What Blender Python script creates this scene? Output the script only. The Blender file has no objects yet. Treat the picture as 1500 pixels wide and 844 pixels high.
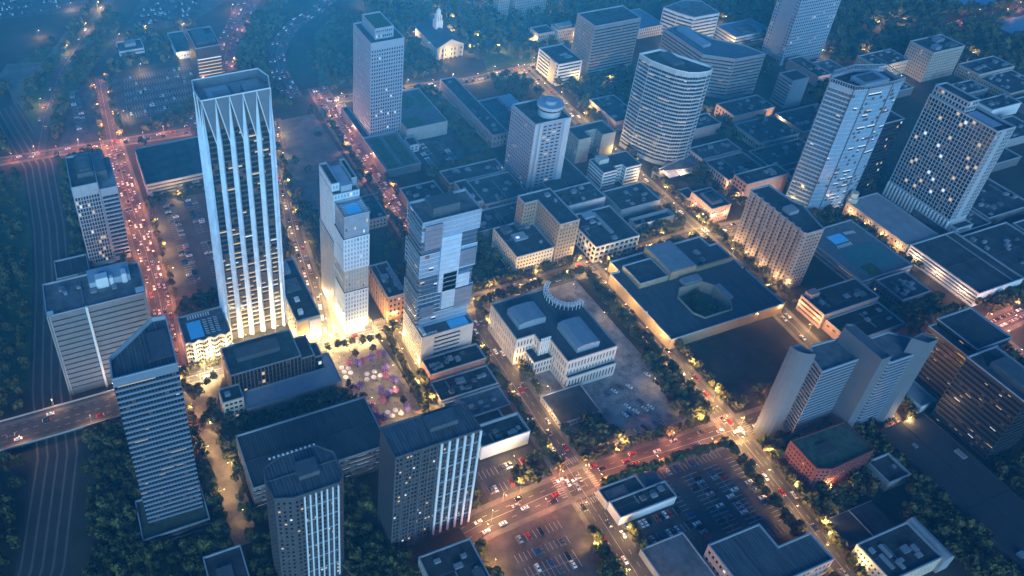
import bpy, math, random
from math import sin, cos, pi, radians, hypot, atan2, floor
random.seed(7)
RN = random.Random(11)
scene = bpy.context.scene
COL = scene.collection
# ------------------------------------------------------------------ camera
CAM_H = 420.0
cam_d = bpy.data.cameras.new('camera'); cam = bpy.data.objects.new('camera', cam_d); COL.objects.link(cam)
from mathutils import Matrix, Vector
yaw, pitch, roll = 0.36475986, 0.63770702, 0.00082486
fwd = Vector((sin(yaw)*cos(pitch), cos(yaw)*cos(pitch), -sin(pitch)))
rgt = Vector((cos(yaw), -sin(yaw), 0)); dwn = fwd.cross(rgt)
r_ = rgt*cos(roll) + dwn*sin(roll); d_ = dwn*cos(roll) - rgt*sin(roll)
M = Matrix((r_, -d_, -fwd)).transposed().to_4x4(); M.translation = Vector((0, 0, CAM_H))
cam.matrix_world = M
cam_d.sensor_width = 36; cam_d.lens = 1240.06/1500*36
cam_d.shift_x = 235.678/1500; cam_d.shift_y = -152.887/1500
cam_d.clip_start = 1; cam_d.clip_end = 9000
scene.camera = cam

def proj(X, Y, Z):
    v = Vector((X, Y, Z-CAM_H)); zc = v.dot(fwd)
    if zc <= 1: return (-9999, -9999)
    return (v.dot(r_)/zc*1240.06+514.322, v.dot(d_)/zc*1240.06+269.113)
def inview(X, Y, Z=0, m=40):
    x, y = proj(X, Y, Z); return -m < x < 1500+m and -m < y < 844+m

# ------------------------------------------------------------------ materials
MATS = {}
def mat(name, col, rough=.7, metal=0., noise=.18, nscale=.25, emit=None, es=0., spec=.5, randv=0., streak=False):
    if name in MATS: return MATS[name]
    m = bpy.data.materials.new(name); m.use_nodes = True
    nt = m.node_tree; b = nt.nodes['Principled BSDF']
    b.inputs['Roughness'].default_value = rough; b.inputs['Metallic'].default_value = metal
    b.inputs['Specular IOR Level'].default_value = spec
    c = (*col, 1)
    b.inputs['Base Color'].default_value = c
    if noise > 0 or randv > 0:
        tc = nt.nodes.new('ShaderNodeTexCoord'); n = nt.nodes.new('ShaderNodeTexNoise')
        n.inputs['Scale'].default_value = nscale; n.inputs['Detail'].default_value = 6; n.inputs['Roughness'].default_value = .65
        if streak:
            mp = nt.nodes.new('ShaderNodeMapping'); mp.inputs['Scale'].default_value = (1, .12, 1)
            nt.links.new(tc.outputs['Object'], mp.inputs[0]); nt.links.new(mp.outputs[0], n.inputs['Vector'])
        else: nt.links.new(tc.outputs['Object'], n.inputs['Vector'])
        mr = nt.nodes.new('ShaderNodeMapRange'); mr.inputs['From Min'].default_value = .3; mr.inputs['From Max'].default_value = .7
        mr.inputs['To Min'].default_value = 1-noise; mr.inputs['To Max'].default_value = 1+noise
        nt.links.new(n.outputs['Fac'], mr.inputs['Value'])
        val = mr.outputs[0]
        if streak:
            wv = nt.nodes.new('ShaderNodeTexWave'); wv.bands_direction = 'X'; wv.inputs['Scale'].default_value = .19; wv.inputs['Distortion'].default_value = .15
            nt.links.new(tc.outputs['Object'], wv.inputs['Vector']); w2 = nt.nodes.new('ShaderNodeMapRange'); w2.inputs['To Min'].default_value = .72; w2.inputs['To Max'].default_value = 1.2
            nt.links.new(wv.outputs['Fac'], w2.inputs['Value']); wm = nt.nodes.new('ShaderNodeMath'); wm.operation = 'MULTIPLY'
            nt.links.new(val, wm.inputs[0]); nt.links.new(w2.outputs[0], wm.inputs[1]); val = wm.outputs[0]
        if randv > 0:
            oi = nt.nodes.new('ShaderNodeObjectInfo'); m2 = nt.nodes.new('ShaderNodeMapRange')
            m2.inputs['To Min'].default_value = 1-randv; m2.inputs['To Max'].default_value = 1+randv
            nt.links.new(oi.outputs['Random'], m2.inputs['Value'])
            mu = nt.nodes.new('ShaderNodeMath'); mu.operation = 'MULTIPLY'
            nt.links.new(val, mu.inputs[0]); nt.links.new(m2.outputs[0], mu.inputs[1]); val = mu.outputs[0]
        vm = nt.nodes.new('ShaderNodeVectorMath'); vm.operation = 'SCALE'; vm.inputs[0].default_value = col
        nt.links.new(val, vm.inputs['Scale']); nt.links.new(vm.outputs[0], b.inputs['Base Color'])
    if emit:
        b.inputs['Emission Color'].default_value = (*emit, 1); b.inputs['Emission Strength'].default_value = es
    MATS[name] = m
    return m
E_WIN = 1.0
GL_D = mat('window_glass_dark', (.010, .014, .021), .2, noise=0, spec=.22)
GL_M = mat('window_glass_dim', (.03, .03, .03), .25, noise=0, emit=(1, .7, .4), es=.02*E_WIN)
GL_W = mat('window_glass_warm', (.2, .15, .1), .4, noise=0, emit=(1, .66, .32), es=.27*E_WIN)
GL_C = mat('window_glass_white', (.2, .2, .2), .4, noise=0, emit=(.85, .95, 1), es=.34*E_WIN)
GL_B = mat('window_glass_blue', (.05, .09, .14), .12, noise=0)
GL_P = mat('window_glass_pale', (.20, .31, .42), .25, noise=.15, nscale=.1)
GLASSES = [GL_D, GL_M, GL_W, GL_C, GL_B, GL_P]
ROOF_D = mat('roof_dark', (.040, .044, .052), .9, noise=.6, nscale=.11)
ROOF_M = mat('roof_grey', (.11, .12, .135), .9, noise=.5, nscale=.13)
ROOF_L = mat('roof_pale', (.24, .26, .29), .85, noise=.2, nscale=.12)
ROOF_S = mat('roof_ribbed', (.075, .085, .10), .7, noise=.5, nscale=.8, streak=True)
COPING = mat('coping', (.30, .33, .37), .7, noise=.1)
METAL = mat('unit_metal', (.25, .27, .30), .5, .3, noise=.15, nscale=.6)
CONC = mat('concrete', (.33, .32, .31), .85, noise=.15)
CONC_D = mat('concrete_dark', (.12, .12, .125), .85, noise=.2)
WHITE = mat('white_panel', (.62, .64, .66), .6, noise=.08)
TAN = mat('tan_stone', (.36, .29, .21), .85, noise=.14)
PINK = mat('pink_stone', (.42, .27, .24), .85, noise=.12)
CREAM = mat('cream_stone', (.50, .45, .37), .8, noise=.1)
GREY = mat('grey_stone', (.27, .27, .28), .8, noise=.12)
BLUEG = mat('bluegrey_panel', (.30, .36, .42), .5, noise=.1)
SLATE = mat('slate_panel', (.085, .09, .105), .6, noise=.2)
BLACKM = mat('black_metal', (.017, .020, .025), .5, noise=.2)
BRICK = mat('brown_brick', (.22, .12, .075), .9, noise=.25, nscale=1.2)
REDB = mat('red_brick', (.11, .028, .03), .9, noise=.25, nscale=1.2)
COPPER = mat('copper_mullion', (.32, .17, .07), .45, .5, noise=.15)
POOL = mat('pool_water', (.05, .30, .62), .08, noise=.15, nscale=.5, emit=(.05, .35, .8), es=.10)
GREEN = mat('roof_garden', (.05, .085, .035), .95, noise=.5, nscale=.5)
PLAZAM = mat('plaza_paving', (.33, .28, .21), .85, noise=.25, nscale=.35)

# ------------------------------------------------------------------ helpers
def link(o, parent=None):
    COL.objects.link(o)
    if parent: o.parent = parent
    return o
def tag(o, label=None, cat=None, group=None, kind=None):
    if label: o['label'] = label
    if cat: o['category'] = cat
    if group: o['group'] = group
    if kind: o['kind'] = kind
    return o
def empty(name, loc, label, cat, group=None, rz=0):
    o = bpy.data.objects.new(name, None); o.location = loc; o.rotation_euler = (0, 0, rz); o.empty_display_size = 2
    link(o); return tag(o, label, cat, group)
class MB:
    def __init__(s): s.v = []; s.f = []; s.m = []
    def quad(s, a, b, c, d, mi=0):
        n = len(s.v); s.v += [a, b, c, d]; s.f.append((n, n+1, n+2, n+3)); s.m.append(mi)
    def ngon(s, pts, mi=0):
        n = len(s.v); s.v += pts; s.f.append(tuple(range(n, n+len(pts)))); s.m.append(mi)
    def prism(s, poly, z0, z1, mi=0, bottom=True, mtop=None):
        n = len(s.v); k = len(poly)
        s.v += [(x, y, z0) for x, y in poly] + [(x, y, z1) for x, y in poly]
        for i in range(k):
            j = (i+1) % k; s.f.append((n+i, n+j, n+k+j, n+k+i)); s.m.append(mi)
        s.f.append(tuple(n+k+i for i in range(k))); s.m.append(mi if mtop is None else mtop)
        if bottom: s.f.append(tuple(n+k-1-i for i in range(k))); s.m.append(mi)
    def box(s, x0, y0, z0, x1, y1, z1, mi=0):
        s.prism([(x0, y0), (x1, y0), (x1, y1), (x0, y1)], z0, z1, mi)
    def tube(s, a, b, r0, r1, n=6, mi=0, cap=True):
        a = Vector(a); b = Vector(b); d = (b-a).normalized()
        u = d.orthogonal().normalized(); w = d.cross(u)
        base = len(s.v)
        for p, r in ((a, r0), (b, r1)):
            for i in range(n):
                t = 2*pi*i/n; s.v.append(tuple(p+u*cos(t)*r+w*sin(t)*r))
        for i in range(n):
            j = (i+1) % n; s.f.append((base+i, base+j, base+n+j, base+n+i)); s.m.append(mi)
        if cap:
            s.f.append(tuple(base+n+i for i in range(n))); s.m.append(mi)
            s.f.append(tuple(base+n-1-i for i in range(n))); s.m.append(mi)
    def mesh(s, name, mats):
        me = bpy.data.meshes.new(name); me.from_pydata(s.v, [], s.f)
        for m in mats: me.materials.append(m)
        if len(mats) > 1: me.polygons.foreach_set('material_index', s.m)
        me.update(); return me
    def obj(s, name, mats, parent=None, loc=None):
        if not isinstance(mats, (list, tuple)): mats = [mats]
        o = bpy.data.objects.new(name, s.mesh(name, mats))
        if loc: o.location = loc
        return link(o, parent)
def rect(x0, y0, x1, y1): return [(x0, y0), (x1, y0), (x1, y1), (x0, y1)]
def circ(cx, cy, r, n=24, ry=None):
    return [(cx+r*cos(2*pi*i/n), cy+(ry or r)*sin(2*pi*i/n)) for i in range(n)]
def area(poly): return .5*sum(poly[i][0]*poly[(i+1) % len(poly)][1]-poly[(i+1) % len(poly)][0]*poly[i][1] for i in range(len(poly)))
def ccw(poly): return poly if area(poly) > 0 else poly[::-1]
def offset(poly, d):
    n = len(poly); out = []
    for i in range(n):
        p, c, q = poly[i-1], poly[i], poly[(i+1) % n]
        e1 = Vector((c[0]-p[0], c[1]-p[1])).normalized(); e2 = Vector((q[0]-c[0], q[1]-c[1])).normalized()
        n1 = Vector((e1.y, -e1.x)); n2 = Vector((e2.y, -e2.x)); b = n1+n2
        k = max(.35, 1+n1.dot(n2)); out.append((c[0]+b.x*d/k, c[1]+b.y*d/k))
    return out
def inpoly(x, y, P):
    r = False; n = len(P)
    for i in range(n):
        x1, y1 = P[i]; x2, y2 = P[(i+1) % n]
        if (y1 > y) != (y2 > y) and x < (x2-x1)*(y-y1)/(y2-y1)+x1: r = not r
    return r
AVOID = []          # footprints that trees keep out of
def wall_face(mb, p0, p1, z0, z1, rows, dep, mi=0):
    L = hypot(p1[0]-p0[0], p1[1]-p0[1]); ux, uy = (p1[0]-p0[0])/L, (p1[1]-p0[1])/L; nx, ny = uy, -ux
    def P(u, z, d=0): return (p0[0]+ux*u-nx*d, p0[1]+uy*u-ny*d, z)
    zc = z0
    for za, zb, hs in rows:
        if za > zc: mb.quad(P(0, zc), P(L, zc), P(L, za), P(0, za), mi)
        uc = 0
        for ua, ub in hs:
            if ua > uc: mb.quad(P(uc, za), P(ua, za), P(ua, zb), P(uc, zb), mi)
            mb.quad(P(ua, za), P(ub, za), P(ub, za, dep), P(ua, za, dep), mi)
            mb.quad(P(ua, zb, dep), P(ub, zb, dep), P(ub, zb), P(ua, zb), mi)
            mb.quad(P(ua, za), P(ua, za, dep), P(ua, zb, dep), P(ua, zb), mi)
            mb.quad(P(ub, za, dep), P(ub, za), P(ub, zb), P(ub, zb, dep), mi)
            uc = ub
        if uc < L: mb.quad(P(uc, za), P(L, za), P(L, zb), P(uc, zb), mi)
        zc = zb
    if zc < z1: mb.quad(P(0, zc), P(L, zc), P(L, z1), P(0, z1), mi)
PANE = {}
def pane_mesh(i):
    if i not in PANE:
        mb = MB(); mb.box(-.5, -.04, -.5, .5, .04, .5); PANE[i] = mb.mesh('window', [GLASSES[i]])
    return PANE[i]
def pick(lit, pal, rnd, base=0):
    r = rnd.random(); lit = lit*.5 if lit < .3 else lit
    if r < lit:
        q = rnd.random()
        return {'warm': 2 if q < .75 else 3, 'cool': 3 if q < .7 else 2, 'mix': 2 if q < .5 else 3}[pal]
    if r < lit*2.5: return 1
    return base
G = lambda cw=3., fh=3.6, ww=1.5, wh=1.9, base=4.5, top=1.6, m=.8, d=.35, lit=.05, pal='warm', gb=0, cols=None: dict(kind='grid', cw=cw, fh=fh, ww=ww, wh=wh, base=base, top=top, m=m, d=d, lit=lit, pal=pal, gb=gb, cols=cols)
Rb = lambda fh=3.7, bh=1.8, base=4.5, top=1.5, m=.25, d=.4, lit=.06, pal='warm', gb=0, cell=2.5: dict(kind='ribbon', fh=fh, bh=bh, base=base, top=top, m=m, d=d, lit=lit, pal=pal, gb=gb, cell=cell)
def building(name, label, cat, poly, h, wall, style, roof=ROOF_D, z0=0, parapet=1.0, cop=COPING, units=(), group=None, per_edge=None, unit_mat=METAL, root=None, wallname='wall', unitname='rooftop_unit', lobby=None, seed=None, avoid=True):
    """a footprint polygon raised to h; visible sides get real recessed openings with panes as parts"""
    poly = ccw(list(poly)); cx = sum(p[0] for p in poly)/len(poly); cy = sum(p[1] for p in poly)/len(poly)
    if avoid: AVOID.append(poly)
    rnd = random.Random(seed if seed is not None else hash((round(cx), round(cy))) % 9999)
    first = root is None
    if first: root = empty(name, (cx, cy, 0), label, cat, group)
    T = Vector((-root.location.x, -root.location.y, 0))
    lp = [(x+T.x, y+T.y) for x, y in poly]
    mb = MB(); panes = []; bands = {}
    n = len(poly)
    for i in range(n):
        p0, p1 = poly[i], poly[(i+1) % n]; q0, q1 = lp[i], lp[(i+1) % n]
        L = hypot(p1[0]-p0[0], p1[1]-p0[1])
        if L < .05: continue
        ux, uy = (p1[0]-p0[0])/L, (p1[1]-p0[1])/L; nx, ny = uy, -ux
        mx, my = (p0[0]+p1[0])/2, (p0[1]+p1[1])/2
        vis = (nx*-mx+ny*-my) > 0
        st = style
        if per_edge and i in per_edge: st = per_edge[i]
        if not vis or st is None or L < 1.5:
            mb.quad((*q0, z0), (*q1, z0), (*q1, h), (*q0, h)); continue
        rows = []
        nr = int((h-z0-st['base']-st['top'])/st['fh']+.35)
        if nr < 1: 
            mb.quad((*q0, z0), (*q1, z0), (*q1, h), (*q0, h)); continue
        fh = (h-z0-st['base']-st['top'])/nr
        ang = atan2(uy, ux)
        dist2 = mx*mx+my*my+(CAM_H-h/2)**2; face = (nx*-mx+ny*-my)/math.sqrt(dist2)
        if st['kind'] == 'grid':
            nc = max(1, int((L-2*st['m'])/st['cw']+.3)); cw = (L-2*st['m'])/nc; ww = min(st['ww'], cw-.15)
            for r in range(nr):
                za = z0+st['base']+r*fh+(fh-st['wh'])/2; zb = za+st['wh']; hs = []
                for c in range(nc):
                    if st['cols'] and not st['cols'](c, nc, r, nr): continue
                    ua = st['m']+c*cw+(cw-ww)/2; hs.append((ua, ua+ww))
                    u = ua+ww/2
                    px, py = q0[0]+ux*u-nx*st['d'], q0[1]+uy*u-ny*st['d']
                    panes.append((ww*st['wh']*face/dist2, (px, py, (za+zb)/2), ang, ww, st['wh'], pick(st['lit'], st['pal'], rnd, st['gb'])))
                rows.append((za, zb, hs))
            wall_face(mb, q0, q1, z0, h, rows, st['d']+.05)
        else:
            for r in range(nr):
                za = z0+st['base']+r*fh+(fh-st['bh'])/2; zb = za+st['bh']
                rows.append((za, zb, [(st['m'], L-st['m'])]))
                bands.setdefault((round(fh, 4), st['bh']), {}).setdefault(r, []).append((q0, (ux, uy), (nx, ny), L, za, st))
            wall_face(mb, q0, q1, z0, h, rows, st['d']+.05)
    mb.obj(wallname, wall, root)
    # roof, parapet
    rz = h-parapet+.02
    rob = root
    if roof: k = MB(); k.ngon([(x, y, rz) for x, y in lp]); rob = k.obj('roof', roof, root)
    if parapet > .3:
        o = offset(lp, .15); inn = offset(lp, -.5); k = MB()
        for i in range(n):
            j = (i+1) % n
            k.quad((*o[i], h+.22), (*o[j], h+.22), (*inn[j], h+.22), (*inn[i], h+.22))
            k.quad((*o[i], h-.35), (*o[j], h-.35), (*o[j], h+.22), (*o[i], h+.22))
            k.quad((*inn[j], rz-.02), (*inn[i], rz-.02), (*inn[i], h+.22), (*inn[j], h+.22))
            k.quad((*o[j], h-.35), (*o[i], h-.35), (*lp[i], h-.35), (*lp[j], h-.35))
        k.obj('parapet', cop, root)
    for u in units:
        x0, y0, x1, y1, uh = u[:5]; um = u[5] if len(u) > 5 else unit_mat; un_ = u[6] if len(u) > 6 else unitname
        a = MB(); a.box(x0+T.x, y0+T.y, rz-.02, x1+T.x, y1+T.y, rz+uh)
        if um in (METAL, ROOF_L, ROOF_M, BLUEG) and uh > 1.5:
            a.box(x0+T.x-.2, y0+T.y-.2, rz+uh-.3, x1+T.x+.2, y1+T.y+.2, rz+uh+.12)
        a.obj(un_, um, rob)
    # panes
    panes.sort(key=lambda p: -p[0])
    for s, c, a, w, hh, g in panes[:100]:
        o = bpy.data.objects.new('window', pane_mesh(g)); o.location = c; o.rotation_euler = (0, 0, a); o.scale = (w, 1, hh); link(o, root)
    if len(panes) > 100:
        k = MB()
        for s, c, a, w, hh, g in panes[100:]:
            ca, sa = cos(a)*w/2, sin(a)*w/2; x, y, z = c
            k.quad((x-ca, y-sa, z-hh/2), (x+ca, y+sa, z-hh/2), (x+ca, y+sa, z+hh/2), (x-ca, y-sa, z+hh/2), g)
        o = k.obj('window', GLASSES, root); o['kind'] = 'stuff'
    for (fh, bh), fl in bands.items():
        for r, es in fl.items():
            k = MB(); zr = es[0][4]
            for q0, u, nn, L, za, st in es:
                Li = L-2*st['m']; nc = max(1, int(Li/st['cell'])); cw = Li/nc; prev = None
                for c in range(nc):
                    g = pick(st['lit']+(st['base_glow'](za) if 'base_glow' in st else 0), st['pal'], rnd, st['gb'])
                    if prev in (2, 3) and rnd.random() < .45: g = prev
                    prev = g
                    ua = st['m']+c*cw+.05; ub = ua+cw-.1; d = st['d']
                    A = (q0[0]+u[0]*ua-nn[0]*d, q0[1]+u[1]*ua-nn[1]*d); B = (q0[0]+u[0]*ub-nn[0]*d, q0[1]+u[1]*ub-nn[1]*d)
                    zs = bh*.56 if g in (2, 3) and st['lit'] < .9 else 0
                    if zs: k.quad((*A, 0), (*B, 0), (*B, zs), (*A, zs), 0)
                    k.quad((*A, zs), (*B, zs), (*B, bh), (*A, bh), g)
                    d2 = d-.12
                    A2 = (q0[0]+u[0]*(ub)-nn[0]*d2, q0[1]+u[1]*(ub)-nn[1]*d2); B2 = (q0[0]+u[0]*(ub+.1)-nn[0]*d2, q0[1]+u[1]*(ub+.1)-nn[1]*d2)
                    if c < nc-1: k.quad((*A2, 0), (*B2, 0), (*B2, bh), (*A2, bh), 6)
            k.obj('window_band', GLASSES+[wall], root, (0, 0, zr))
    return root
def fins(root, p0, p1, z0, z1, nfin, w, dep, m, name='pilaster', ends=True, skip=()):
    """vertical pilasters along one facade, each a part"""
    L = hypot(p1[0]-p0[0], p1[1]-p0[1]); ux, uy = (p1[0]-p0[0])/L, (p1[1]-p0[1])/L
    a = MB(); a.box(-w/2, -dep, 0, w/2, .05, z1-z0); me = a.mesh(name, [m])
    for i in range(nfin):
        if i in skip: continue
        t = (i/(nfin-1) if ends else (i+.5)/nfin)*(L-w)+w/2
        o = bpy.data.objects.new(name, me); o.location = (p0[0]+ux*t-root.location.x, p0[1]+uy*t-root.location.y, z0)
        o.rotation_euler = (0, 0, atan2(uy, ux)); link(o, root)
def slab(root, name, x0, y0, z0, x1, y1, z1, m):
    a = MB(); rx, ry = root.location.x, root.location.y; a.box(x0-rx, y0-ry, z0, x1-rx, y1-ry, z1); return a.obj(name, m, root)
def prism(root, name, poly, z0, z1, m):
    a = MB(); rx, ry = root.location.x, root.location.y; a.prism(ccw([(x-rx, y-ry) for x, y in poly]), z0, z1); return a.obj(name, m, root)
HAZE_D = 0.00011; HAZE_G = -.66; HAZE_C = (.13, .62, 1.0); SUN_EL = 4.0; SUN_ROT = 200.0; SKY_TINT = (.24, .92, 1.38); SKY_S = .11; SUN_S = 1.5; SUN_C = (.42, .74, 1.0); EXPO = 1.38
# ------------------------------------------------------------------ buildings
def units(x0, y0, x1, y1, n, seed, hmax=2.2):
    r = random.Random(seed); out = []
    for i in range(n):
        w, d = r.uniform(1.6, 4.5), r.uniform(1.4, 3.5)
        x = r.uniform(x0+2, max(x0+2.1, x1-w-2)); y = r.uniform(y0+2, max(y0+2.1, y1-d-2))
        out.append((x, y, x+w, y+d, r.uniform(.9, hmax), r.choice([METAL, ROOF_M, ROOF_L])))
    return out
def B(name, label, x0, y0, x1, y1, h, wall, st, nu=3, us=(), **k):
    if nu and (x1-x0)*(y1-y0) > 350: nu = nu*2+3
    u = list(us)+units(x0, y0, x1, y1, nu, int(x0*7+y0))
    if nu > 4:
        rr = random.Random(int(x0+y0)); xx = rr.uniform(x0+3, x1-6); ya, yb = sorted((rr.uniform(y0+2, y1-2), rr.uniform(y0+2, y1-2)))
        u += [(xx, ya, xx+.5, yb+1, .7, METAL, 'roof_duct'), (x0+1.5, y0+(y1-y0)*.55, x1-1.5, y0+(y1-y0)*.55+.25, .15, ROOF_M, 'roof_seam')]
    return building(name, label, k.pop('cat', 'building'), rect(x0, y0, x1, y1), h, wall, st, units=u, **k)
OB, AB = 'office_building', 'apartment_tower'
# --- main fluted tower
def main_tower():
    x0, y0, x1, y1, h = 64.1, 395.0, 103.5, 418.0, 185.0
    poly = [(x0+.4, y0), (x1-.8, y0), (x1+2, y0+13), (x1-1, y1), (x0+.8, y1), (x0-.6, y0+12)]
    GW = mat('tower_dark_glass', (.085, .07, .055), .25, noise=.3)
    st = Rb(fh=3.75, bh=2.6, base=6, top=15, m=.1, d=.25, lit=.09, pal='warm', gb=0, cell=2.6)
    st['base_glow'] = lambda z: max(0, .75*(1-z/95))  # extra lit panes low down, added to imitate the street lamps' glow
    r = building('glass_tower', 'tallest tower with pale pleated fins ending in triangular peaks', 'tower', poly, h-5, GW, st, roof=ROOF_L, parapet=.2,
                 units=[(70, 399, 82, 412, 2, BLUEG), (73, 400, 81, 406, 2.6, ROOF_L), (84.5, 404, 89, 413, 2), (90, 399, 100, 411, 2.8, ROOF_L)])
    ox, oy = r.location.x, r.location.y
    FINM = mat('fin_panel', (.50, .63, .76), .35, noise=.16, nscale=.14); GM = mat('crown_panel', (.11, .14, .18), .5, noise=.12)
    a = MB(); lp = [(x-ox, y-oy) for x, y in poly]; inn = offset(lp, -.5); o = offset(lp, .1)
    for i in range(6):
        j = (i+1) % 6
        a.quad((*o[i], h-5.4), (*o[j], h-5.4), (*o[j], h), (*o[i], h)); a.quad((*inn[j], h-5.4), (*inn[i], h-5.4), (*inn[i], h), (*inn[j], h))
        a.quad((*o[i], h), (*o[j], h), (*inn[j], h), (*inn[i], h)); a.quad((*o[j], h-5.4), (*o[i], h-5.4), (*inn[i], h-5.4), (*inn[j], h-5.4))
    a.obj('crown_wall', GM, r)
    a = MB()
    for i in range(6):
        j = (i+1) % 6; e1, e2 = offset(lp, .32)[i], offset(lp, .32)[j]
        a.tube((*e1, h+.1), (*e2, h+.1), .42, .42, 6)
    a.obj('crown_rail', WHITE, r)
    # pleats on two visible sides
    def side(p0, p1, nb, fw):
        L = hypot(p1[0]-p0[0], p1[1]-p0[1]); ux, uy = (p1[0]-p0[0])/L, (p1[1]-p0[1])/L; nx, ny = uy, -ux
        P = lambda u, z, d: (p0[0]+ux*u+nx*d-ox, p0[1]+uy*u+ny*d-oy, z)
        bay = L/nb; zt = h-29
        for i in range(nb+1):
            u = i*bay; ul = max(.0, u-.55*fw); ur = min(L, u+.45*fw)
            a = MB()
            # folded blade: apex at the crown, full width from zt down, ridge standing proud
            um = ul+(ur-ul)*.72
            b = [P(ul, 0, .05), P(um, 0, 1.5), P(ur, 0, .05)]; t = [P(ul, zt, .05), P(um, zt, 1.5), P(ur, zt, .05)]; ap = P(min(max(u, .05), L-.05), h-.2, .35)
            a.v = b+t+[ap]; a.f = [(0, 1, 4, 3), (1, 2, 5, 4), (3, 4, 6), (4, 5, 6), (3, 6, 5), (0, 3, 5, 2), (0, 2, 1)]; a.m = [0]*7
            a.obj('fin', FINM, r)
            if i < nb:
                nl = min(L, (i+1)*bay-.55*fw)
                a = MB(); d0, d1 = .12, .45
                T = [(u+.2, h-.3), (nl, zt+.5), ((i+1)*bay, h-.3)]
                f = [P(q, z, d1) for q, z in T]; k = [P(q, z, d0) for q, z in T]
                a.v = f+k; a.f = [(0, 1, 2), (5, 4, 3), (0, 3, 4, 1), (1, 4, 5, 2), (2, 5, 3, 0)]; a.m = [0]*5
                a.obj('crown_panel', GM, r)
                a = MB(); a.tube(P(u+.2, h-.4, .6), P(nl, zt, .6), .33, .33, 5); a.obj('edge_trim', WHITE, r)
    side(poly[0], poly[1], 5, 3.3); side(poly[5], poly[0], 2, 2.6); side(poly[1], poly[2], 2, 2.6)
    return r
main_tower()
# --- low pool podium beside it, wavy lit front
def wavy_podium():
    x0, y0, x1, y1, h = 33.8, 381.5, 63.2, 406.7, 21
    fr = [(x0+i*(x1-x0)/20, y0+.9*sin(i*1.35)) for i in range(21)]
    poly = fr+[(x1, y1), (x0, y1)]
    LW = mat('wavy_glass', (.5, .46, .38), .4, noise=.2, nscale=.3)
    r = building('podium_building', 'low podium with wavy lit glass front and rooftop pool beside the tallest tower', 'building', poly, h, LW, Rb(fh=4, bh=2.6, base=1, top=1.2, m=.03, d=.12, lit=.5, pal='warm', gb=1, cell=1.4), roof=ROOF_M, parapet=1.1,
                 units=[(38, 385, 47, 400, .35, POOL, 'pool')])
    return r
wavy_podium()
def lounger_mesh():
    a = MB(); a.box(-.4, -1.0, .25, .4, .45, .4); a.v += [(-.4, .45, .4), (.4, .45, .4), (.4, 1.1, .95), (-.4, 1.1, .95), (-.4, .52, .3), (.4, .52, .3), (.4, 1.2, .88), (-.4, 1.2, .88)]
    n = len(a.v)-8; a.f += [(n, n+1, n+2, n+3), (n+7, n+6, n+5, n+4), (n, n+3, n+7, n+4), (n+1, n+5, n+6, n+2), (n+2, n+6, n+7, n+3)]; a.m += [0]*5
    for sx in (-.35, .35):
        for sy in (-.9, .4): a.box(sx-.04, sy-.04, 0, sx+.04, sy+.04, .3)
    return a.mesh('sun_lounger', [WHITE])
LG = lounger_mesh()
def lounger(x, y, z, rz, label, group):
    o = bpy.data.objects.new('sun_lounger', LG); o.location = (x, y, z); o.rotation_euler = (0, 0, rz); o.scale = (1.15,)*3; link(o); tag(o, label, 'lounger', group)
g = 'loungers around the low podium pool'
for i in range(9): lounger(40+i*1.7, 403.5, 19.95, 0, 'white sun lounger on the wavy podium roof beside its blue pool', g)
for i in range(3):
    for j in range(7): lounger(49.5+i*3.6, 386.5+j*2.1, 19.95, pi/2, 'white sun lounger on the wavy podium roof beside its blue pool', g)
# --- building right of the main tower
r = B('hotel_building', 'tan building with dark roof and white roof units right of the tallest tower', 104.5, 372.6, 121, 432, 24, TAN, G(cw=4, fh=4.5, ww=2.6, wh=2.6, lit=.3), nu=0,
      per_edge={}, us=[(107, 385, 116, 395, 2.2, ROOF_D), (109, 388, 112, 392, 3.4, WHITE), (108, 378, 111, 381, 3, WHITE), (107, 400, 117, 412, 1.5, ROOF_M), (108, 418, 115, 428, 3, BLUEG)])
slab(r, 'glass_bay', 113, 371.6, 6, 120.8, 372.55, 22, mat('lit_glass_bay', (.4, .38, .33), .3, emit=(1, .7, .4), es=.12))
slab(r, 'tan_panel', 104.6, 372.1, 0, 112.5, 372.57, 23.5, mat('tan_panel', (.5, .36, .18), .8))
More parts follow.
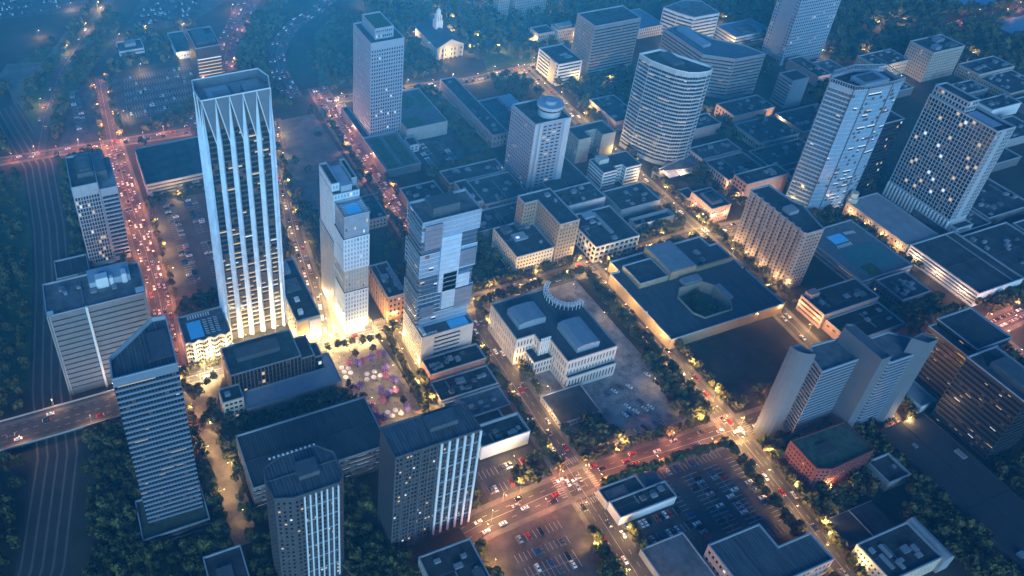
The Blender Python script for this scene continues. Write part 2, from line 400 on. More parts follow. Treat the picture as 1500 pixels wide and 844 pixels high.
# --- slender stepped tower
def slender():
    W1 = mat('slender_white', (.52, .59, .66), .5, noise=.12); W2 = mat('slender_tan', (.36, .34, .31), .5, noise=.15); W3 = mat('slender_blue', (.20, .25, .31), .4, noise=.15)
    g1 = lambda l, c: G(cw=1.9, fh=3.5, ww=1.0, wh=2.4, base=.6, top=.6, m=.5, d=.3, lit=l, pal=c, gb=5)
    poly = rect(136.1, 369, 152.9, 386)
    LOB = mat('lobby_glass', (.5, .45, .35), .3, emit=(1, .78, .42), es=.35)
    r = empty('slender_tower', (144.5, 390, 0), 'slender stepped tower with white patterned windows and a pool on its lower roof', 'tower')
    AVOID.append(rect(134, 366, 154, 414))
    kw = dict(root=r, parapet=.3, avoid=False)
    building('', '', '', rect(138, 371, 151, 411), 7, LOB, None, wallname='lobby', **kw)
    building('', '', '', poly, 41, W1, g1(.06, 'cool'), z0=7, **kw)
    building('', '', '', rect(136.7, 369.6, 152.9, 386), 60, W2, g1(.16, 'warm'), z0=41, **kw)
    building('', '', '', rect(135.8, 368.8, 153, 386), 86, W1, g1(.05, 'cool'), z0=60, **kw)
    kw['parapet'] = 1.2
    building('', '', '', rect(136.5, 369.4, 152.9, 386), 103, W3, g1(.2, 'warm'), z0=86, roof=ROOF_L, units=[(140.5, 372, 149.5, 382, .3, POOL, 'pool')], **kw)
    building('', '', '', rect(135.4, 386.2, 153, 412.7), 70, W2, g1(.2, 'warm'), z0=7, **kw)
    building('', '', '', rect(136, 386.2, 153, 412.7), 108, W1, g1(.08, 'cool'), z0=70, roof=ROOF_M, units=[(141.5, 387.5, 148.5, 409, 5.5, BLUEG)], **kw)
    building('', '', '', rect(136, 389.5, 141, 412.7), 114, W1, g1(.08, 'cool'), z0=108, **kw)
    building('', '', '', rect(149.5, 391, 153, 412.7), 114, W3, g1(.08, 'cool'), z0=108, **kw)
    slab(r, 'balcony_frame', 134.9, 369.5, 52, 135.35, 386, 53, WHITE)
    for z in (24, 75): slab(r, 'balcony_frame', 135.3, 369.5, z, 135.75, 380, z+.8, WHITE)
    return r
slender()
for i in range(6): lounger(139, 371.5+i*2, 102.1, pi/2, 'white sun lounger beside the pool on the slender tower roof', 'loungers on the slender tower'); lounger(151, 371.5+i*2, 102.1, -pi/2, 'white sun lounger beside the pool on the slender tower roof', 'loungers on the slender tower')
# --- patchwork glass tower on its podium
def glass46():
    S1 = mat('glass_spandrel', (.34, .50, .65), .35, noise=.15, nscale=.15); S2 = mat('glass_spandrel_dark', (.12, .17, .24), .3, noise=.2)
    r = empty('glass_tower', (189, 337, 0), 'blue patchwork glass tower with flat grey roof standing on a pale podium', 'tower')
    AVOID.append(rect(169, 323, 209, 355)); kw = dict(root=r, avoid=False)
    PW = mat('podium_panel', (.42, .42, .42), .6, noise=.1)
    building('', '', '', rect(171.3, 325.7, 207.4, 353.4), 30, PW, Rb(fh=3.6, bh=1.5, base=10, top=2, m=9, d=.4, lit=.12), per_edge={3: G(cw=1.9, fh=2.9, ww=1.2, wh=1.7, base=3, top=1, lit=.3)}, roof=ROOF_M, units=[(192, 327, 205, 334, .3, POOL, 'pool'), (172.5, 326.5, 174.5, 334, 3, WHITE)], **kw)
    p = lambda c=4, l=.07: Rb(fh=3.6, bh=2.9, base=.3, top=.3, m=.1, d=.18, lit=l, pal='mix', gb=c, cell=3)
    kw['parapet'] = .3
    secs = [(171.5, 336, 206.5, 352.5, 30, 41, S1, 5), (170.2, 335, 207.7, 352.5, 41, 59, S1, 4), (171.3, 335.6, 206.6, 352.5, 59, 74, S2, 4), (170.0, 334.6, 207.6, 352.8, 74, 92, S1, 5), (171.2, 335.4, 207, 352.5, 92, 103, S2, 4)]
    dy = -2.2
    for a, b, c, d, z0, z1, m, g in secs: building('', '', '', rect(a, b+dy, c, d), z1, m, p(g), z0=z0, per_edge={3: p(4, .04)}, **kw)
    kw['parapet'] = 1.4
    building('', '', '', rect(170.2, 332.2, 207.9, 353), 117, S1, p(5, .03), z0=103, per_edge={3: p(4, .04)}, roof=ROOF_M, cop=BLUEG, units=[(179, 337, 196, 348, 6, SLATE), (178.5, 336.5, 196.5, 348.5, 1.2, ROOF_M)], **kw)
    # pale and dark cladding patches on the front
    for u0, u1, z0, z1, m in ((183, 196, 59, 103, S1), (196, 204, 59, 70, S1), (196, 207, 76, 89, S2), (171.5, 181, 41, 50, S2), (195, 207, 42, 58, S2), (172, 183, 96, 114, S2), (186, 195, 44, 74, S1)):
        n = int((z1-z0)/3.6)
        a = MB(); f = 332.1 if z0 >= 100 else 331.8
        for k in range(n):
            zz = z0+k*(z1-z0)/n; a.box(u0-189, f-.35-337, zz+.16, u1-189, f+2.3-337, zz+(z1-z0)/n-.02)
        a.obj('glass_panel', S1 if m is S1 else S2, r)
    a = MB()
    for k in range(22): z = 34+k*3.8; a.box(-19.8+(k % 3)*.2, -3.2, z, -18.9, 12, z+.35)
    for k in range(22): a.box(-19.4, -4.6, 34+k*3.8, -16.5, -3.0, 34.25+k*3.8)
    a.obj('balcony', CONC, r)
    for i in range(8): lounger(173+i*1.3, 326.9, 29.1, 0, 'white sun lounger on the podium terrace of the patchwork glass tower', 'loungers on the glass tower podium')
    for i in range(8): lounger(187+i*2, 335.0-4.6+4.8, 29.1, pi, 'white sun lounger on the podium terrace of the patchwork glass tower', 'loungers on the glass tower podium')
glass46()
B('brick_building', 'low brown brick building with black roof in front of the patchwork glass tower', 170.8, 309.8, 209.6, 323.2, 13, mat('rust_brick', (.20, .10, .075), .9, noise=.2), None, nu=5, roof=mat('roof_black', (.02, .024, .028), .9, noise=.5, nscale=.1))
B('warehouse', 'flat grey roofed shed directly behind the white loading building', 171, 277, 209.5, 292.5, 6, CONC_D, None, nu=4, roof=ROOF_M)
B('warehouse', 'flat dark roofed shed joined to the low brown brick building', 170.5, 293.2, 209.8, 308.9, 7.5, CONC_D, None, nu=3)
B('loading_building', 'small white walled building with sunken dark roof above a parking row', 176, 252, 207.5, 266.5, 12, WHITE, None, nu=2, parapet=2.2)
B('annex_building', 'narrow dark shed between the white loading building and grey roof', 176, 267, 200, 276, 8, CONC_D, None, nu=0)
# --- plaza office with copper mullions
def plaza_office():
    DG = mat('office_black', (.035, .035, .035), .4, noise=.1)
    st = lambda: G(cw=2.3, fh=3.6, ww=2.05, wh=3.0, base=.5, top=.8, m=.3, d=.25, lit=.07, pal='warm')
    r = building('office_building', 'dark glass office with copper mullions and green black roof facing the plaza', 'building', rect(53.1, 342, 97.8, 366), 26, DG, st(), z0=0, roof=mat('roof_greenblack', (.035, .06, .06), .8, noise=.5, nscale=.15), parapet=.6,
                 units=[(60, 351, 87, 360, 3.8, SLATE)])
    building('', '', '', rect(98, 344, 107, 362), 21, DG, st(), root=r, roof=ROOF_D, parapet=.5, avoid=False)
    building('', '', '', rect(107.2, 346, 112.5, 358), 16.5, DG, st(), root=r, roof=ROOF_D, parapet=.5, avoid=False)
    fins(r, (53.1, 342), (97.8, 342), 9, 26, 20, .45, .6, COPPER, 'copper_mullion'); fins(r, (53.1, 366), (53.1, 342), 9, 26, 11, .45, .6, COPPER, 'copper_mullion')
    fins(r, (98, 344), (107, 344), 9, 21, 5, .25, .5, COPPER, 'copper_mullion')
    building('', '', '', [(58.2, 328), (119, 328), (119, 353), (113, 353), (113, 341.6), (58.2, 341.6)], 9.5, mat('ribbed_panel', (.42, .40, .37), .7, noise=.2, nscale=.8), None, root=r, roof=BLUEG, avoid=False, wallname='podium_wall', parapet=.8)
    AVOID.append(rect(58, 326, 121, 353))
    a = MB()
    for i in range(40): a.box(-17.5+i*1.5, -27.0+.0, .2, -17.3+i*1.5, -26.75, 9)
    a.obj('ribbing', CONC, r)
plaza_office()
B('apartment_block', 'small cream block with square window grid below the copper office', 44.9, 330.5, 57.6, 341.5, 18, CREAM, G(cw=3, fh=3.7, ww=1.9, wh=2, base=1, top=1.2, lit=.05), nu=1, parapet=.8)
B('brown_building', 'brown brick building with tall pilasters and black roof behind the glass tower', 168.1, 371.4, 181.5, 405.3, 24, BRICK, G(cw=3, fh=4.2, ww=1.5, wh=2.2, base=4, lit=.06), nu=2, us=[(178, 376+i*4, 181, 378.6+i*4, 1.6, METAL) for i in range(6)])
fins(bpy.context.scene.objects['brown_building'], (168.1, 405.3), (168.1, 371.4), 2, 21, 9, 1.4, .5, mat('tan_brick', (.35, .2, .11), .9))
B('beige_building', 'small beige building with dark roof beside the red avenue behind the slender tower', 190, 468, 209, 498, 10, CREAM, G(cw=2.6, fh=4, ww=1.4, wh=1.8, base=1), nu=2)
# --- bottom left striped tower
def striped():
    SP = mat('stripe_spandrel', (.17, .21, .27), .5, noise=.1)
    poly = [(-10.2, 275.7), (19.4, 274.9), (20.2, 307.3), (13.3, 308), (-9.5, 289.3)]
    r = building('office_tower', 'striped tower with cut corner roof at lower left', 'tower', poly, 122, SP, Rb(fh=3.75, bh=2.45, base=4, top=5, m=.0, d=.6, lit=.06, pal='warm', cell=1.5), roof=ROOF_S, parapet=2.4, cop=BLUEG, units=[(7, 281, 8, 297, 2, SLATE), (8, 282, 19, 300, 1.2, SLATE)], seed=3)
    building('', '', '', rect(-14.6, 266.3, 20.9, 291), 8, CONC_D, Rb(fh=3.4, bh=1.5, base=.6, top=.6, lit=.1), root=r, roof=mat('roof_moss', (.06, .075, .05), .9, noise=.4), avoid=True)
striped()
# --- far left tower and banded garage
GF = mat('pale_frame', (.34, .36, .39), .6, noise=.1)
r = building('office_tower', 'tower with pale window grid and dark framed roof above the banded garage', 'tower', rect(-13.6, 501.3, 4.2, 541), 73, GF, G(cw=1.75, fh=3.4, ww=1.3, wh=2.7, base=3, top=9, m=.6, lit=.22, pal='warm'), parapet=1.4, cop=BLUEG, units=[(-8, 513, 3, 537, 3.5, SLATE), (-6, 516, 1.5, 532, 4.6, ROOF_M)])
building('', '', '', rect(4.35, 502.5, 16.5, 541), 66, BLUEG, Rb(fh=3.5, bh=2.3, base=3, top=6, m=.2, d=1.0, lit=.02), root=r, roof=ROOF_L)
slab(r, 'stair_tower', 4.35, 514, 65.3, 12, 541, 73, SLATE)
for k in range(4): slab(r, 'crown_beam', -13.6+k*5.6, 500.9, 63.5, -13.1+k*5.6, 501.28, 73, BLUEG)
B('utility_shed', 'low dark annex below the grid tower at the left', -37.5, 488, -14.5, 508.4, 8, SLATE, None, nu=0, us=[(-26.5, 488.8, -26, 507.5, .6, ROOF_M)])
GB = mat('garage_metal', (.16, .16, .165), .6, noise=.12)
r = B('parking_garage', 'huge garage with slanted dark bands and white vertical pipe', -40.4, 385.1, 16.5, 414, 69, GB, Rb(fh=4.1, bh=1.0, base=4, top=3, m=2, d=.6, lit=.06, cell=2), nu=2, roof=ROOF_M, us=[(-14, 400, 10, 412, 5, BLUEG), (-10, 399, -3, 404, 7.5, WHITE), (5, 399, 8, 404, 7, WHITE), (-2, 399.5, 0, 402, 6, WHITE), (11, 387, 16, 391, 1.2, WHITE), (-40, 386, -36.5, 389, 1.2, WHITE)], cat='garage')
a = MB(); a.tube((-18-r.location.x, 384.3-r.location.y, 0), (-18-r.location.x, 384.3-r.location.y, 70), .8, .8, 10); a.obj('vertical_pipe', WHITE, r)
fins(r, (-40.4, 385.1), (-38.4, 385.1), 0, 69, 2, .5, .6, CONC, 'corner_pier')
B('garage_building', 'flat dark garage roof with pale edge behind the tallest tower', 41, 571.9, 100, 628, 12, CONC, Rb(fh=3, bh=1.3, base=1, top=1, m=1), nu=0, us=[(52, 573, 53, 627, .5, ROOF_D), (72, 573, 73, 627, .5, ROOF_D)], cat='garage')
B('office_tower', 'short tower with gold lit floor stripes at upper left', 121, 734.2, 145, 777, 41, BLACKM, Rb(fh=3.6, bh=1.2, base=2, top=11, m=.2, lit=1.0, pal='warm', cell=8), nu=0, us=[(124, 742, 136, 772, 3, SLATE), (137, 745, 143, 760, 2, SLATE)])
B('white_edged_building', 'low flat roofed building with white edge beside the gold striped tower', 110.8, 796, 128, 845, 8, WHITE, G(cw=3, fh=3.4, ww=1.6, wh=1.5, base=1), nu=0)
r = B('clinic', 'low two tier building with white roof box near the top left car park', 56.3, 824, 82, 846, 6, WHITE, Rb(fh=3, bh=1.3, base=.8, top=.8), nu=0, us=[(64, 833, 75, 842, 3.5, ROOF_L)])
# --- bottom centre
BR = mat('big_roof', (.05, .056, .066), .75, noise=.35, nscale=.5, streak=True)
r = B('market_hall', 'long flat dark roofed hall with lit window bands between two towers', 45.8, 266.7, 124, 303, 21, CONC_D, Rb(fh=3.6, bh=1.8, base=1.5, top=1.2, lit=.3, pal='cool', cell=1.4), nu=0, roof=BR, us=[(46.5, 284.6, 123.5, 285.2, .5, ROOF_D)])
TP = mat('tower_plum', (.065, .062, .07), .7, noise=.15)
poly = [(54.8, 216.3), (77, 216.3), (79.9, 219.5), (80.2, 233), (74, 238.8), (70, 240), (56, 240), (52, 238.5), (46.3, 236), (45.3, 228), (46.5, 219)]
r = building('apartment_tower', 'rounded dark tower with ribbed roof and five white pilasters at bottom', 'tower', poly, 80, TP, G(cw=2.1, fh=3.3, ww=1.1, wh=1.7, base=3, top=2.5, m=.5, lit=.12, pal='warm'), roof=ROOF_S, parapet=.5, cop=SLATE, units=[(60, 224, 70, 232, 3, SLATE), (45.8, 228.4, 79.6, 228.9, .5, SLATE)])
fins(r, (59.5, 216.3), (76.5, 216.3), 2, 78.5, 7, .75, .45, WHITE)
for z in range(14, 78, 11): slab(r, 'floor_ledge', 59.5, 215.98, z, 76.5, 216.28, z+.6, BLUEG)
a = MB()
for i in range(11): a.box(50+i*2.2-r.location.x, 240.2-r.location.y-.8, 79.9, 51+i*2.2-r.location.x, 240.2-r.location.y, 80.6)
a.obj('roof_vent', WHITE, r)
r = building('apartment_tower', 'dark tower with white pilasters on its right half at bottom centre', 'tower', rect(105.4, 218.6, 151, 237), 81, TP, G(cw=1.75, fh=3.3, ww=1.15, wh=1.8, base=5, top=1.5, m=.6, lit=.13, pal='warm'), per_edge={3: None}, roof=ROOF_S, parapet=.5, cop=SLATE, units=[(127, 226, 142, 234, 3, SLATE)])
fins(r, (129, 218.6), (151, 218.6), 3, 80.6, 6, 1.15, .7, WHITE)
for z in range(12, 80, 12): slab(r, 'floor_ledge', 129, 218.1, z, 151, 218.58, z+.6, BLUEG)
fins(r, (105.4, 218.6), (128, 218.6), 0, 80, 6, .5, .5, SLATE, 'brick_pier')
B('small_office', 'flat roofed block with pale parapet at bottom edge between tower and crossing', 114.1, 176, 143, 203.8, 14, CREAM, G(cw=2.2, fh=3.4, ww=1.2, wh=1.6, base=1), nu=1, parapet=.7, us=[(136, 180, 141, 188, 1.5, SLATE)])
B('utility_building', 'small square building with hatch at bottom left edge', 12.5, 222, 32, 245, 10, CONC_D, None, nu=0, us=[(17, 227, 25, 236, 2, SLATE)])
# --- slab tower with podium at upper centre
LB = mat('lightblue_frame', (.26, .32, .40), .6, noise=.08)
r = building('office_tower', 'grid windowed slab tower with planted penthouse roof at upper centre', 'tower', rect(239.3, 580.8, 269.5, 621.5), 98, LB, G(cw=2.15, fh=3.45, ww=1.25, wh=2.1, base=4, top=6.5, m=.6, lit=.09, pal='cool'), parapet=1.2, cop=BLUEG, units=[(246, 588, 262, 617, 6.5, BLUEG)])
building('', '', '', rect(245.7, 587.5, 262.3, 617.3), 107, LB, G(cw=1.8, fh=3.6, ww=1.1, wh=2.2, base=.5, top=1), z0=97, root=r, roof=GREEN, avoid=False)
r = B('podium_deck', 'long podium deck with lawns at the foot of the grid slab tower', 232.3, 525.7, 264.2, 579, 8, CONC_D, None, nu=0, roof=mat('deck', (.14, .15, .16), .9))
slab(r, 'roof_lawn', 236, 530, 7.02, 246, 575, 7.35, GREEN); slab(r, 'roof_lawn', 250, 530, 7.02, 261, 575, 7.35, GREEN)
r = building('garden_podium', 'raised roof garden building with oval lawn right of the slab tower', 'building', [(270, 569), (310, 569), (310, 632), (270, 632)], 14, CONC, None, roof=mat('garden_paving', (.10, .11, .12), .9))
a = MB(); a.prism(circ(-2, 14, 9, 28, 11), 13.05, 13.4); a.obj('roof_lawn', GREEN, r)
a = MB(); a.prism([(8, -2), (18, -2), (18, 28), (11, 28)], 13.05, 13.4); a.obj('roof_lawn', GREEN, r); a = MB(); a.prism([(-18, -28), (-2, -28), (-2, -14), (-18, -14)], 13.05, 13.4); a.obj('roof_lawn', GREEN, r)
B('ramp_house', 'small white stair building between podium lawns and car park', 266, 553, 275, 566, 8, WHITE, G(cw=4, fh=3, ww=2, wh=1.6, base=1), nu=0)
B('kiosk', 'tiny white pavilion by the avenue at the end of the long podium', 231, 636, 240, 645, 4, WHITE, None, nu=0, roof=ROOF_L)
r = building('long_podium', 'narrow dark service deck along the left foot of the slab tower', 'building', rect(232.3, 579.4, 238.8, 634), 8, CONC_D, None)
# --- courthouse with cupola
def capitol():
    x0, y0, x1, y1, h = 362.2, 699.4, 392.6, 753.5, 13
    st = G(cw=3.6, fh=5.2, ww=1.4, wh=2.6, base=1, top=1.2, m=.8, lit=.03)
    r = building('courthouse', 'white courthouse with dark gabled roof, pediment and cupola tower', 'courthouse', rect(x0, y0, x1, y1), h, CREAM, st, roof=False, parapet=.2, cop=WHITE)
    ox, oy = r.location.x, r.location.y; a = MB(); xm = (x0+x1)/2-ox; e = 1.0; zr = h+8.5
    L, Rr, F, Bk = x0-ox-e, x1-ox+e, y0-oy-e, y1-oy+e
    a.v = [(L, F, h), (Rr, F, h), (xm, F, zr), (L, Bk, h), (Rr, Bk, h), (xm, Bk, zr)]; a.f = [(0, 2, 5, 3), (1, 4, 5, 2), (3, 5, 4), (0, 3, 4, 1)]; a.m = [0]*4
    a.obj('gable_roof', mat('slate_roof', (.045, .06, .085), .7, noise=.15), r)
    a = MB(); a.v = [(L+.3, F-.05, h+.1), (Rr-.3, F-.05, h+.1), (xm, F-.05, zr-.2), (L+.3, F+.8, h+.1), (Rr-.3, F+.8, h+.1), (xm, F+.8, zr-.2)]; a.f = [(0, 1, 2), (5, 4, 3), (0, 3, 4, 1)]; a.m = [0]*3; a.obj('pediment', CREAM, r)
    for i in range(6):
        a = MB(); xx = x0-ox+2+i*(x1-x0-4)/5; a.tube((xx, F-.4, 0), (xx, F-.4, h), .8, .65, 10); a.obj('column', CREAM, r)
    cy = 5; a = MB(); a.box(xm-4, cy-4, h+3, xm+4, cy+4, zr+7); a.obj('tower_base', WHITE, r)
    a = MB(); a.box(xm-3, cy-3, zr+7, xm+3, cy+3, zr+13)
    for sx in (-1, 1):
        a.box(xm+sx*1.2-.35, cy-3.15, zr+8, xm+sx*1.2+.35, cy-3.02, zr+12, 1)
    a.obj('belfry', [WHITE, SLATE], r)
    a = MB(); a.tube((xm, cy, zr+13), (xm, cy, zr+17.5), 2.6, 2.4, 12); a.tube((xm, cy, zr+17.5), (xm, cy, zr+20), 2.4, .5, 12); a.tube((xm, cy, zr+20), (xm, cy, zr+24), .2, .1, 6); a.obj('cupola', WHITE, r)
capitol()
r = B('museum_wing', 'long stone building with skylight court in its dark roof', 336.5, 534.1, 352, 640, 13.5, PINK, G(cw=3.3, fh=4.6, ww=1.3, wh=2.6, base=1.2, top=1.2, lit=.02), nu=1)
building('', '', '', rect(352.2, 534.5, 386, 592), 13, PINK, G(cw=3.3, fh=4.6, ww=1.3, wh=2.6, base=1.2, top=1.2), root=r)
slab(r, 'court_shade', 354, 566, 12.2, 370, 584, 13.4, BLACKM); slab(r, 'roof_hall', 371, 566, 12.2, 384, 588, 16, BLUEG)  # solid black slab stands in for the shade of the open courtyard
B('apartment_slab', 'pale slab block with tiny window grid at the top edge', 486.9, 757.5, 527, 770, 30, GREY, G(cw=2.4, fh=3.4, ww=1.1, wh=1.5, base=2, lit=.02), nu=0)
B('apartment_slab', 'narrow end tower left of the pale slab at the top edge', 470, 766, 484, 778, 34, GREY, G(cw=2.4, fh=3.4, ww=1.1, wh=1.5, base=2), nu=0)
r = B('classical_building', 'pale low stone block with stepped roof left of the tall brown slab', 474, 687.1, 494, 704, 15, CREAM, G(cw=2.3, fh=3.6, ww=.9, wh=2.2, base=1, lit=.02), nu=0)
building('', '', '', rect(495.2, 683, 518, 697), 18, CREAM, G(cw=2.3, fh=3.6, ww=.9, wh=2.2, base=1), root=r, units=[(498, 686, 514, 694, 3, CREAM)])
B('office_slab', 'broad tan office slab with fine horizontal window bands', 484.5, 610.8, 537.5, 641.5, 57, mat('slab_tan', (.20, .20, .205), .8), Rb(fh=3.4, bh=1.5, base=3, top=3.5, m=.8, lit=.05, pal='mix', cell=1.6), nu=0, us=[(511, 611.5, 511.4, 641, .4, SLATE)], per_edge={3: G(cw=2.2, fh=3.4, ww=1, wh=1.5, base=3, top=3)})
B('school_building', 'blue roofed building with white window bays behind the broad tan slab', 585.9, 664, 617, 707.3, 12, WHITE, G(cw=2.6, fh=3.6, ww=1.2, wh=2.4, base=.8, top=.8, lit=.02), nu=0, roof=mat('roof_blue', (.13, .19, .26), .8))
r = B('banded_block', 'short block with white floor bands and blank corner pier', 448, 608.3, 474.8, 645, 24, WHITE, Rb(fh=3.6, bh=1.9, base=1.5, top=1.2, m=1, d=.7, lit=.04), nu=0, us=[(462, 618, 470, 622, 1, ROOF_L), (460, 624, 468, 627, 1, ROOF_L)])
slab(r, 'stair_pier', 446.8, 612, 0, 447.95, 622, 24, CREAM)
building('terraced_office', 'banded office with angled terraces and many lit windows near the top', 'building', [(614, 667.5), (619.8, 650.7), (628.7, 635.5), (661.2, 634.8), (663.1, 666), (646, 675)], 31, WHITE, Rb(fh=3.8, bh=2.2, base=1, top=2, d=.8, lit=.2, pal='warm', cell=1.6), roof=ROOF_M, parapet=.5)
r = B('blue_roof_building', 'long low building with blue roof and white lower storey', 666.3, 610, 713, 640, 13, WHITE, Rb(fh=3.6, bh=1.4, base=1, top=1.5, lit=.1), nu=0, roof=mat('roof_blue', (.13, .19, .26), .8), us=[(680, 616, 700, 630, 1.5, ROOF_M)])
building('hotel_slab', 'grey hotel slab with bent plan and repeated window bands behind the curved tower', 'building', [(564.4, 606.5), (563.7, 547.5), (586.2, 529.2), (620.2, 527.7), (614, 549), (594.4, 572), (585, 606)], 43, GREY, Rb(fh=3.4, bh=1.5, base=2, top=2.2, m=.4, d=.7, lit=.07, pal='mix', cell=1.7), roof=mat('roof_blue2', (.10, .14, .18), .8), units=[(575, 560, 583, 600, 3, BLUEG)])
# --- curved tower
cv = [(444.5, 498), (445.8, 485), (449.9, 474.5), (455.0, 464), (461.5, 457), (469.5, 453.8), (477.5, 453.2), (482.5, 454.6), (485, 459.2), (465.3, 498.5)]
r = building('curved_tower', 'tall curved tower ringed by white floor bands', 'tower', cv, 91, mat('white_band', (.30, .345, .39), .6), Rb(fh=3.55, bh=2.25, base=3, top=4, m=.0, d=.7, lit=.07, pal='warm', cell=1.8), roof=ROOF_D, parapet=1.6, cop=WHITE, units=[(459, 472, 469, 492, 2, SLATE)])
building('', '', '', [(440.5, 447), (472, 440.5), (497, 441), (489, 458), (462, 452)], 6, CONC, None, root=r, roof=ROOF_M, avoid=True)
for k in range(4): slab(r, 'entrance_canopy', 450+k*11, 436.5-k*.4, 4.2, 459.5+k*11, 446.5, 4.8, WHITE)
# --- tower with round rooftop restaurant
dw = mat('disc_tower_wall', (.21, .25, .31), .7, noise=.08)
poly = [(329.4, 464.5), (361.3, 463.6), (361.3, 497.5), (327.8, 497.5)]
r = building('hotel_tower', 'hotel tower topped by a round revolving restaurant drum', 'tower', poly, 68, dw, G(cw=2.35, fh=3.3, ww=1.7, wh=1.3, base=6, top=2.5, m=.9, lit=.07, pal='warm'), per_edge={0: G(cw=3.9, fh=3.3, ww=3.0, wh=1.4, base=6, top=2.5, m=7.5, lit=.12, pal='warm')}, parapet=1.2, cop=BLUEG)
cxx, cyy = 349-r.location.x, 476.5-r.location.y
for nm, z0, z1, rad, m in (('drum', 66.9, 72.5, 9, BLUEG), ('restaurant_glass', 72.5, 74.3, 9.6, GL_D), ('drum_roof', 74.3, 76.8, 10.3, BLUEG), ('drum_cap', 76.8, 79.5, 4.6, LB)):
    a = MB(); a.prism(circ(cxx, cyy, rad, 36), z0, z1); a.obj(nm, m, r)
fins(r, (329.4, 464.5), (336, 464.3), 0, 68, 2, 2.2, .8, BLUEG, 'corner_pier'); fins(r, (355.5, 463.8), (361.3, 463.6), 0, 68, 1, 5.2, .5, BLUEG, 'corner_pier', ends=False)
# --- tan U block
u8 = [(391.4, 487), (404, 487), (404, 496.5), (414.5, 496.5), (414.5, 486.6), (428, 486.4), (428, 507), (391.4, 507)]
r = building('tan_block', 'tan U shaped block with blank end walls beside the hotel drum tower', 'building', u8, 25, mat('tan_grey', (.28, .25, .21), .85), G(cw=2.4, fh=3.2, ww=1.0, wh=1.5, base=2.5, top=1.5, lit=.04), per_edge={0: None, 4: None}, cop=GREY)
B('theatre', 'low building with pale pink walls and dark roof left of the curved tower', 453.3, 518, 480, 560, 10.5, PINK, None, nu=1)
r = building('banded_office', 'dark stepped office with white ledges and pale roof box', 'building', [(390.5, 447.5), (404, 447.5), (404, 452.5), (412, 452.5), (412, 447), (426.8, 447), (426.8, 468), (390.5, 468)], 17.5, WHITE, Rb(fh=2.9, bh=1.9, base=.6, top=.8, m=0, d=.7, lit=.06, cell=1.5), parapet=.5, units=[(394, 459, 403, 466, 4.5, mat('pale_green', (.42, .46, .42), .7))])
B('parking_deck', 'wide dark roof with banded side below the hotel drum tower', 343.3, 448, 381, 489, 10, CONC, Rb(fh=3, bh=1.3, base=.8, top=.8, m=.3), nu=0, us=[(361, 449, 361.4, 488, .4, ROOF_M)], cat='garage')
# --- right of the curved tower
B('office_building', 'low dark roof with pale parapet below the curved tower, rear of two', 488.4, 444, 530, 462, 9, CREAM, G(cw=3, fh=3.5, ww=1.6, wh=2, base=.8), nu=2)
B('arcade_building', 'low building with arched tan window bays and dark roof', 487.2, 411, 527, 440, 10, CREAM, G(cw=2.6, fh=4.2, ww=1.5, wh=2.8, base=.5, top=.8, lit=.08), nu=2)
B('pink_building', 'pink building with large dark square windows and blank end wall', 484, 389.9, 526.5, 404.5, 21, PINK, None, per_edge={3: G(cw=3.2, fh=3.6, ww=2.1, wh=2.1, base=1, top=1.5, m=.5)}, nu=1)
r = B('pink_pavilion', 'square pink stone pavilion with stepped dark roof', 443.3, 380, 462, 404, 15, PINK, G(cw=2.2, fh=3.2, ww=1.1, wh=1.7, base=1, top=3.2, lit=.06), nu=0, us=[(447.5, 385, 458, 399, 2, PINK), (449, 387, 456.5, 397, 3, ROOF_D)])
B('stone_annex', 'small pinkish annex with blank walls behind the square pavilion', 441.8, 404.5, 452, 417, 8, PINK, None, nu=0)
bays = []
y = 354.0
for i in range(9): bays += [(444.9, y), (443.3, y-1.1), (443.3, y-4.8), (444.9, y-5.9)]; y -= 5.9
r = building('apartment_slab', 'tall bay windowed apartment slab right of the museum roof', 'tower', [(445, 300.5), (459.5, 300.3), (466, 327), (463, 334), (461, 354)]+bays, 52, mat('bay_stone', (.27, .235, .205), .85), G(cw=1.9, fh=3.1, ww=1.0, wh=1.5, base=3, top=3, m=.3, lit=.04), per_edge={0: G(cw=2.4, fh=3.1, ww=1.7, wh=1.5, base=3, top=2, lit=.1)}, parapet=1, units=[(449, 321, 457, 328, 3, GREY)])
# --- more blocks in the middle
r = B('mid_block', 'low block with white window grid and dark roof with skylight', 271.9, 381, 302.5, 416, 19, CREAM, G(cw=2.4, fh=3.3, ww=1.3, wh=1.7, base=1.2, top=1, lit=.04), nu=1, us=[(280, 397, 290, 404, 1.6, BLUEG), (281.5, 398.2, 284, 400.2, 2.1, GL_C, 'skylight'), (276, 407, 283, 413, 3, SLATE), (288, 408, 297, 414, 2, SLATE)])
TS = mat('brown_stone', (.25, .19, .125), .85)
r = building('brown_tower', 'brown stone L shaped block rising over the white grid block', 'building', [(303, 379.7), (319.3, 379.7), (319.3, 414), (296, 418), (288, 418), (288, 411), (303, 405)], 41, TS, G(cw=2.5, fh=3.4, ww=1.2, wh=1.7, base=2, top=1.2, lit=.05), nu=0 if False else None) if False else building('brown_tower', 'brown stone L shaped block rising over the white grid block', 'building', [(303, 379.7), (319.3, 379.7), (319.3, 420), (292, 420), (292, 410), (303, 410)], 41, TS, G(cw=2.5, fh=3.4, ww=1.2, wh=1.7, base=2, top=1.2, lit=.05), units=units(304, 384, 318, 418, 2, 5))
r = B('frame_building', 'block with white structural frame and dark roof at the crossing', 333.6, 373.5, 371.8, 412, 15.5, CREAM, G(cw=4.2, fh=4.4, ww=3.2, wh=3.0, base=.8, top=1, m=.4, d=.8, lit=.08), nu=1, us=[(353, 383, 355.5, 408, 2, GREY), (345, 404, 353, 410, 2.2, BLUEG)])
